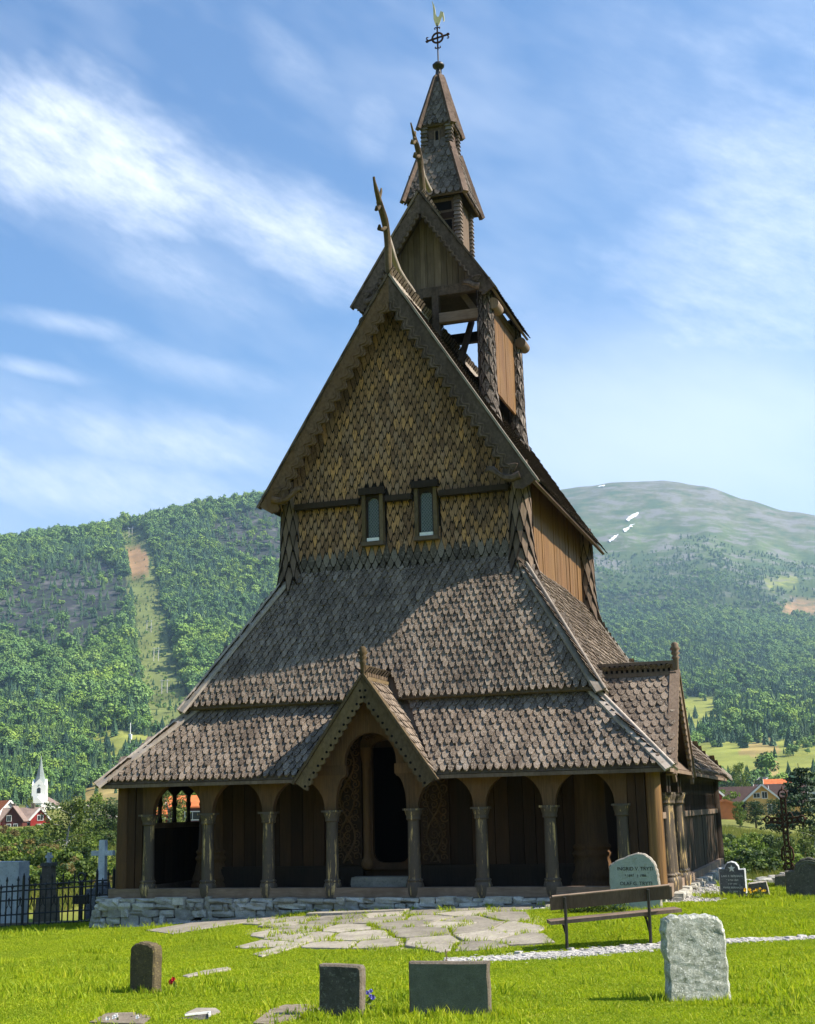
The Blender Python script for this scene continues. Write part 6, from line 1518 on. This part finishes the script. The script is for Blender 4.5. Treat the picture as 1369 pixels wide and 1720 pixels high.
def house(name, label, px, base, r, w, d, hw, hr, rot, wallm, roofm, wins=(), over=.35, trim='white_paint', cat='house', dz=0., gable_front=True, chim=0, porch=False):
    """gabled house: w across the gable, d along the ridge; local -y is the gable front before rotation"""
    p = at_r(px, r); e = ray(px, base); z = CAM[2]+r*e[2]/hypot(*e[:2])
    R = empty(name, (p[0], p[1], z)); R.rotation_euler = (0, 0, rot); tag(R, label, cat)
    g = MB(); P = [(-w/2, -3.), (w/2, -3.), (w/2, hw), (0, hw+hr), (-w/2, hw)]; g.prism(P, (0, 0, 0), (1, 0, 0), (0, 0, 1), d); g.build('wall', MT[wallm], R)
    for sg in (-1, 1):
        sl = hr/(w/2); ex = w/2+over; a = [(0, -d/2-over, hw+hr+.12), (sg*ex, -d/2-over, hw-sl*over+.12), (sg*ex, d/2+over, hw-sl*over+.12), (0, d/2+over, hw+hr+.12)]
        b = [(x, y, zz-.16) for x, y, zz in a]; fs = [(0, 1, 2, 3), (7, 6, 5, 4), (0, 4, 5, 1), (1, 5, 6, 2), (2, 6, 7, 3), (3, 7, 4, 0)]
        if sg < 0: fs = [f[::-1] for f in fs]
        g = MB(); g.add(a+b, fs); g.build('roof', MT[roofm], R)
        if trim:
            for yy in (-d/2-over-.03, d/2+over+.03):
                g = MB(); g.beam((0, yy, hw+hr+.03), (sg*ex, yy, hw-sl*over+.03), .06, .30, (0, 0, 1)); g.build('verge_board', MT[trim], R)
    for (face, u, v, ww, hh) in wins:
        wn = empty('window'); wn.parent = R
        f = MB(); q = MB()
        if face == 'f': y = -d/2; f.box((u-ww/2-.1, y-.06, v-.1), (u+ww/2+.1, y-.01, v+hh+.1)); q.box((u-ww/2, y-.08, v), (u-.03, y-.055, v+hh)); q.box((u+.03, y-.08, v), (u+ww/2, y-.055, v+hh))
        else:
            sg = 1 if face == 'r' else -1; x = sg*w/2; lo, hi = sorted((x+sg*.01, x+sg*.06)); f.box((lo, u-ww/2-.1, v-.1), (hi, u+ww/2+.1, v+hh+.1)); lo, hi = sorted((x+sg*.055, x+sg*.08)); q.box((lo, u-ww/2, v), (hi, u-.03, v+hh)); q.box((lo, u+.03, v), (hi, u+ww/2, v+hh))
        f.build('frame', MT['white_paint'], wn); q.build('pane', MT['house_glass'], wn)
    for k in range(chim):
        g = MB(); yy = -d*.25+d*.5*k; g.box((-.3, yy-.3, hw+hr-.4), (.3, yy+.3, hw+hr+.9)); g.build('chimney', MT['stone_brown'], R)
    return R
# left of the church; rotation turns the local gable front towards the viewer
R0 = -YAW                                              # facing straight back at the camera
house('village_house', 'red wooden house with brown roof and front gable left of the birch', 68, 1396, 255, 3.4, 4.2, 2.2, 1.9, .62, 'paint_red', 'tile_taupe', [('f', 0, 2.0, .9, .8), ('f', 0, .2, 1., 1.)], .25)
house('village_house', 'long dark red house wing with brown roof facing the viewer at far left', 40, 1394, 262, 5.2, 7.2, 1.9, 2.1, .35+pi/2, 'paint_red', 'tile_taupe', [('l', -1.5, .4, .8, .9)], .3, chim=2)
house('village_house', 'dark gabled house end below the orange roof at the left edge', 26, 1394, 250, 3.6, 3.2, 1.8, 2.3, .35, 'paint_darkred', 'tile_taupe', [('f', -.6, 1.6, .7, .9), ('f', -.6, .1, .6, .9), ('f', .6, .1, .6, .9)], .25, None)
house('village_house', 'white gabled house with orange tile roof at the left edge', 8, 1388, 270, 4.6, 6.5, 2.2, 2.6, .9, 'paint_grey', 'tile_orange', [('f', 0, 1.8, .9, .9)], .3)
house('village_house', 'small grey gabled house right of the birch below the village church', 160, 1392, 230, 4.6, 6, 1.9, 1.9, .1, 'paint_grey', 'tile_grey', [('f', .9, .2, 1.0, 1.0), ('f', -.6, 2.0, .9, .7)], .35)
house('village_house', 'dark red cottage with orange roof seen through the right gallery opening', 330, 1384, 150, 4.6, 5.5, 1.9, 1.1, .3+pi/2, 'paint_darkred', 'tile_orange', [('l', 0, .5, 1.6, .8)], .3)
house('village_house', 'orange roofed cottage seen through the middle gallery opening', 303, 1386, 165, 4.2, 4.5, 1.5, 1.8, .3+pi/2, 'paint_red', 'tile_orange', [('l', .5, .3, .8, .8)], .3)
# right of the church
house('village_house', 'yellow house gable with white verge boards right of the church', 1279, 1366, 235, 5.4, 7, 2.4, 2.3, .12, 'paint_yellow', 'tile_brown', [('f', .4, 2.5, .8, 1.0), ('f', 1.4, .0, 1.2, 1.4), ('f', -.9, 2.6, 1.0, .7)], .55)
house('village_house', 'long low brown roofed house behind the orange garage', 1240, 1362, 238, 5.6, 9.5, 1.3, 2.7, .12+pi/2, 'paint_darkred', 'tile_brown', [('l', 2, .2, 1., .8)], .5)
house('village_house', 'brown tiled roof right of the yellow gable', 1312, 1362, 246, 6.4, 8, 1.6, 3.0, .12+pi/2, 'paint_yellow', 'tile_brown', [], .5)
house('garage', 'small orange garage with a low roof beside the stave church', 1216, 1371, 205, 3.8, 3.4, 1.6, .75, .15, 'paint_orange', 'tile_taupe', [], .3, 'paint_orange')
house('village_house', 'red house end with white verge board peeping past the south gallery', 1184, 1366, 215, 4.2, 6, 2.8, 1.9, .3, 'paint_red', 'tile_brown', [], .3)
house('village_house', 'house with a bright orange roof behind the brown roof', 1309, 1340, 330, 5, 6, 2.4, 1.9, .1+pi/2, 'paint_grey', 'tile_orange', [], .3)
house('village_house', 'pale grey modern house with blue-grey roof above the yellow gable', 1287, 1322, 420, 3.4, 4.4, 1.6, 1.3, .6, 'white_paint', 'tile_grey', [('f', 0, .4, 1.6, .9)], .2)
house('barn', 'small red barn with pale roof beside the birch in the valley', 1231, 1318, 480, 3.6, 5.2, 1.6, .9, 1.2, 'paint_red', 'paint_grey', [], .3, cat='barn')
house('village_house', 'small white house in the valley at the right picture edge', 1362, 1345, 300, 5, 6, 2.2, 1.8, .2, 'paint_grey', 'tile_grey', [('f', 0, .5, 1., 1.)], .3)
# white village church with a slim spire
p = at_r(66, 560); e = ray(66, 1362); z = CAM[2]+560*e[2]/hypot(*e[:2]); VC = empty('village_church', (p[0], p[1], z)); VC.rotation_euler = (0, 0, .45); VC.scale = (1.6, 1.6, .88); tag(VC, 'white village church with slender grey spire in the valley', 'church')
defm('spire_green', flat((.20, .235, .225), .15, 1), .6, .3)
g = MB(); g.box((-1.75, -1.75, -4), (1.75, 1.75, 11.2)); tw = g.build('tower', MT['white_paint'], VC)
for k, a in enumerate((0, pi/2, pi, 3*pi/2)):
    g = MB(); ca, sa = cos(a), sin(a); tr = lambda x, y, zz: (x*ca-y*sa, x*sa+y*ca, zz); g.add([tr(-1.75, -1.76, 11.2), tr(1.75, -1.76, 11.2), tr(0, -1.76, 14.4), tr(0, 0, 14.0), tr(-1.75, 0, 11.2), tr(1.75, 0, 11.2)], [(0, 1, 2), (0, 2, 3, 4), (1, 5, 3, 2)]); g.build('tower_gable', MT['white_paint'], tw)
    g = MB(); g.add([tr(-.45, -1.79, 8), tr(.45, -1.79, 8), tr(.45, -1.79, 10), tr(0, -1.79, 10.6), tr(-.45, -1.79, 10)], [(0, 1, 2, 3, 4)]); g.build('sound_window', MT['house_glass'], tw)
g = MB(); g.lathe([(1.9, 11.4), (1.05, 15.5), (.45, 20.5), (.06, 25)], (0, 0, 0), 8, smooth=False); g.build('spire', MT['spire_green'], VC)
g = MB(); g.tube([(0, 0, 25), (0, 0, 26.4)], .08, 5); g.build('spire_rod', MT['iron'], VC)
g = MB(); g.prism([(-3.4, -4), (3.4, -4), (3.4, 3.0), (0, 6.6), (-3.4, 3.0)], (0, 9.3, 0), (1, 0, 0), (0, 0, 1), 15); g.build('nave', MT['white_paint'], VC)
for sg in (-1, 1): g = MB(); f = [(0, 1.7, 6.75), (sg*3.8, 1.7, 2.75), (sg*3.8, 17, 2.75), (0, 17, 6.75)]; g.add(f+[(x, y, q-.2) for x, y, q in f], [(0, 1, 2, 3) if sg > 0 else (3, 2, 1, 0), (7, 6, 5, 4) if sg > 0 else (4, 5, 6, 7), (0, 4, 5, 1), (1, 5, 6, 2), (2, 6, 7, 3)]); g.build('nave_roof', MT['tile_taupe'], VC)
g = MB(); g.box((-1.1, -3.6, -4), (1.1, -1.76, 3.4)); g.add([(-1.3, -3.8, 3.4), (1.3, -3.8, 3.4), (0, -3.8, 6.3), (-1.3, -1.77, 3.4), (1.3, -1.77, 3.4), (0, -1.77, 6.3)], [(0, 1, 2), (0, 2, 5, 3), (1, 4, 5, 2)]); po = g.build('church_porch', MT['white_paint'], VC)
g = MB(); g.add([(-.4, -3.63, .5), (.4, -3.63, .5), (.4, -3.63, 2.3), (0, -3.63, 2.9), (-.4, -3.63, 2.3)], [(0, 1, 2, 3, 4)]); g.build('porch_window', MT['house_glass'], po)
# mast and power line poles on the hillside
p = hit(218, 1262, 600); e1 = CAM[2]+np.hypot(p[0]-CAM[0], p[1]-CAM[1])*ray(218, 1214)[2]/hypot(*ray(218, 1214)[:2])
MA = empty('radio_mast', tuple(p)); tag(MA, 'thin white mast on the field at the foot of the left hillside', 'mast')
g = MB(); g.tube([(0, 0, -1), (0, 0, e1-p[2])], .28, 6); g.build('pole', MT['white_paint'], MA); g = MB(); g.box((-1, -.6, (e1-p[2])*.42), (1, .6, (e1-p[2])*.6)); g.build('antenna', MT['white_paint'], MA)
defm('pole_pale', flat((.55, .53, .5), .1), .8, .2)
for i, (px, py, h) in enumerate(((219, 903, 14), (250, 1062, 13), (262, 1110, 13), (276, 1165, 12))):
    p = hit(px, py, 500); PO = empty('power_pole', tuple(p)); tag(PO, ('pale twin power pole at the top of the cleared strip', 'pale twin power pole halfway down the cleared strip', 'pale twin power pole below the middle of the cleared strip', 'lowest pale twin power pole in the cleared strip')[i], 'power pole', 'power poles in the cleared strip')
    for s in (-1, 1): g = MB(); g.tube([(s*2.6, 0, -2), (s*2.6, 0, h)], .32, 5); g.build('pole', MT['pole_pale'], PO)
    g = MB(); g.tube([(-4.6, 0, h-1), (4.6, 0, h-1)], .2, 5); g.build('crossarm', MT['pole_pale'], PO)
# ------------------------------------------------------------------ forest on the hillsides
def far_leaf(c1, c2, c3):
    def fn(t):
        r = t.new('ShaderNodeObjectInfo').outputs['Random']; a = t.new('ShaderNodeAttribute', attribute_name='rnd'); p = geo_pos(t)
        n = t.noise(p, .010, 5, .65); n5 = t.noise(p, .045, 3, .6); c = t.ramp(r, [(0, c1), (.5, c2), (1, c3)]); c = t.mix(t.mapr(n, .42, .60), c, t.mix(1, c, (1.5, 1.3, .7), 'MULTIPLY')); c = t.mix(t.mapr(n5, .5, .35), c, t.mix(1, c, (.55, .62, .75), 'MULTIPLY'))
        return t.mix(1, c, t.ramp(a.outputs['Fac'], [(0, (.80,)*3), (1, (1.15,)*3)]), 'MULTIPLY')
    return fn
defm('far_deciduous', far_leaf((.085, .175, .050), (.125, .235, .066), (.175, .285, .082)), .7, .15); defm('far_conifer', far_leaf((.030, .076, .042), (.050, .108, .056), (.075, .138, .066)), .7, .15)
def far_decid(seed):
    rs = np.random.default_rng(seed); g = MB()
    for k in range(11):
        d = rs.normal(size=3); d[2] = abs(d[2])*.9-.15; d /= np.linalg.norm(d); c = np.array([0, 0, .55])+d*np.array([.26, .26, .30])*rs.uniform(.5, 1.1); r = rs.uniform(.13, .22); br = rs.random()
        for j in range(34):
            e = rs.normal(size=3); e /= np.linalg.norm(e); p = V(c+e*r*rs.uniform(.75, 1.1)); s = rs.uniform(.035, .075)
            nrm = V((e[0]+rs.normal()*.45, e[1]+rs.normal()*.45, e[2]+.75+rs.normal()*.4)).normalized(); u = nrm.orthogonal().normalized(); u = Matrix.Rotation(rs.uniform(0, 6.28), 3, nrm) @ u; w = nrm.cross(u)
            g.add([p-u*s, p+w*s*.7, p+u*s, p-w*s*.7], [(0, 1, 2, 3)], 0, min(1, max(0, br*.6+.4*rs.random())))
        g.add([c+r*.72*np.array(q) for q in ((1, 0, 0), (-1, 0, 0), (0, 1, 0), (0, -1, 0), (0, 0, 1), (0, 0, -1))], [(0, 2, 4), (2, 1, 4), (1, 3, 4), (3, 0, 4), (2, 0, 5), (1, 2, 5), (3, 1, 5), (0, 3, 5)], 0, .0)
    g.tube([(0, 0, -.05), (0, 0, .5)], [.03, .02], 4); return unlinked(g, 'hill_tree', MT['far_deciduous'])
def far_conif(seed):
    rs = np.random.default_rng(seed); g = MB(); L = 9
    for k in range(L):
        z = .06+.86*k/L; R = .23*(1-k/L)**.9+.025; n = 13; br = rs.random(); vs = [(0, 0, z+.22)]+[(cos(a)*R*q, sin(a)*R*q, z-.05*q+.03*rs.random()) for a, q in zip(np.arange(n)*2*pi/n+rs.random(), np.where(np.arange(n) % 2, rs.uniform(.45, .7, n), rs.uniform(.85, 1.25, n)))]
        for i in range(n): g.add([vs[0], vs[1+i], vs[1+(i+1) % n]], [(0, 1, 2)], 0, .5*br+.5*rs.random())
    return unlinked(g, 'hill_spruce', MT['far_conifer'])
FT = [far_decid(k) for k in range(4)]+[far_conif(k) for k in range(3)]
CONIF = [[(0, 1085), (130, 1095), (215, 1100), (235, 1200), (130, 1205), (0, 1150)], [(300, 1060), (360, 1065), (410, 1110), (340, 1180), (300, 1150)], [(990, 955), (1100, 985), (1230, 1020), (1369, 1010), (1420, 1040), (1420, 1080), (1250, 1075), (1120, 1030), (990, 990)], [(1155, 960), (1215, 960), (1230, 990), (1165, 990)], [(1290, 1090), (1369, 1080), (1420, 1090), (1400, 1140), (1300, 1135)], [(0, 895), (230, 880), (470, 830), (470, 852), (240, 905), (0, 935)]]
def forest(name, label, n, pxr, r0, r1, hmin, hmax, pw=1.0):
    az = rg.uniform(az_of(pxr[0]), az_of(pxr[1]), n); r = np.sqrt(r0*r0+(r1*r1-r0*r0)*rg.random(n)**pw); x = CAM[0]+r*np.sin(az); y = CAM[1]+r*np.cos(az); z = ground_z(x, y)
    px, py = proj(np.stack([x, y, z], -1)); jx = px+6*fbm(px/20, py/20, 3); jy = py+6*fbm(px/20+4, py/20, 3); u = rg.random(n)
    k = np.ones(n, bool); k &= ~(incl(jx, jy, ROCK) & (u < .88)); st_ = incl(jx, jy, STRIP); k &= ~(st_ & (u < .62)); k &= ~(incl(jx, jy, SOIL) & (u < .985)); k &= ~(incl(jx, jy, FIELD) & ((u < .80) | (fbm(x/70+3, y/70, 3) < .16))); k &= ~(incl(jx, jy, DRY) & (u < .85))
    cl = fbm(x/90, y/90, 4); k &= (cl > -.42) | (u > .7)
    tl = np.clip((r-2450-500*fbm(x/260, y/260, 4))/900, 0, 1); k &= rg.random(n) > tl**.7*1.02
    con = incl(jx, jy, CONIF); var = np.where((con & (rg.random(n) < .88)) | (rg.random(n) < .06), 4+rg.integers(0, 3, n), rg.integers(0, 4, n))
    sk = np.where(st_, rg.uniform(.15, .4, n), 1.)[k]; x, y, z, var, r = x[k], y[k], z[k], var[k], r[k]; m = len(x); h = sk* (hmin+hmax)/2*np.exp(rg.normal(0, .24, m))*(1+.25*fbm(x/60, y/60, 3))*np.where(var >= 4, 1.25, 1)*np.clip(1.15-(r-1800)/4000, .6, 1.1)*np.clip(.55+(r-650)/1100, .5, 1)
    w = h*rg.uniform(.85, 1.25, m)*np.where(var >= 4, .8, 1)
    return tag(scatter(name, np.stack([x, y, z-.5], -1), np.stack([w, w, h], -1), rg.uniform(0, 6.28, m), var, FT), label, 'forest', kind='stuff')
forest('forest', 'mixed green forest covering the steep hillside on the left', 48000, (-380, 800), 640, 2120, 7, 12, .85)
forest('forest', 'mixed green forest on the lower mountain slopes on the right', 54000, (800, 1760), 640, 3450, 7, 12, .85)
forest('wood_edge', 'dark line of trees at the foot of the left hillside behind the village', 1200, (-350, 420), 625, 740, 8, 13)
forest('wood_edge', 'tree groups and hedges between the meadows on the right', 2200, (1100, 1750), 400, 900, 8, 14)
# ------------------------------------------------------------------ air
def m_air(t):
    t.n.remove(t.b); v = t.new('ShaderNodeVolumePrincipled'); v.inputs['Color'].default_value = (.50, .76, 1, 1); v.inputs['Density'].default_value = HAZE; v.inputs['Anisotropy'].default_value = .3
    t.l.new(v.outputs[0], t.out.inputs['Volume'])
HAZE = 1.1e-4
hm = bpy.data.materials.new('haze'); hm.use_nodes = True; t = NT(hm.node_tree); t.n.clear(); t.out = t.new('ShaderNodeOutputMaterial'); t.b = t.new('ShaderNodeBsdfPrincipled'); m_air(t)
zmax = float(PP_[:, 2].max())+40; zmin = float(PP_[:, 2].min())-4
g = MB(); g.box((CAM[0]-5200, CAM[1]-5200, zmin), (CAM[0]+5200, CAM[1]+5200, zmax)); hz = g.build('haze', hm); tag(hz, 'thin blue summer haze in the valley air', 'haze', kind='stuff')
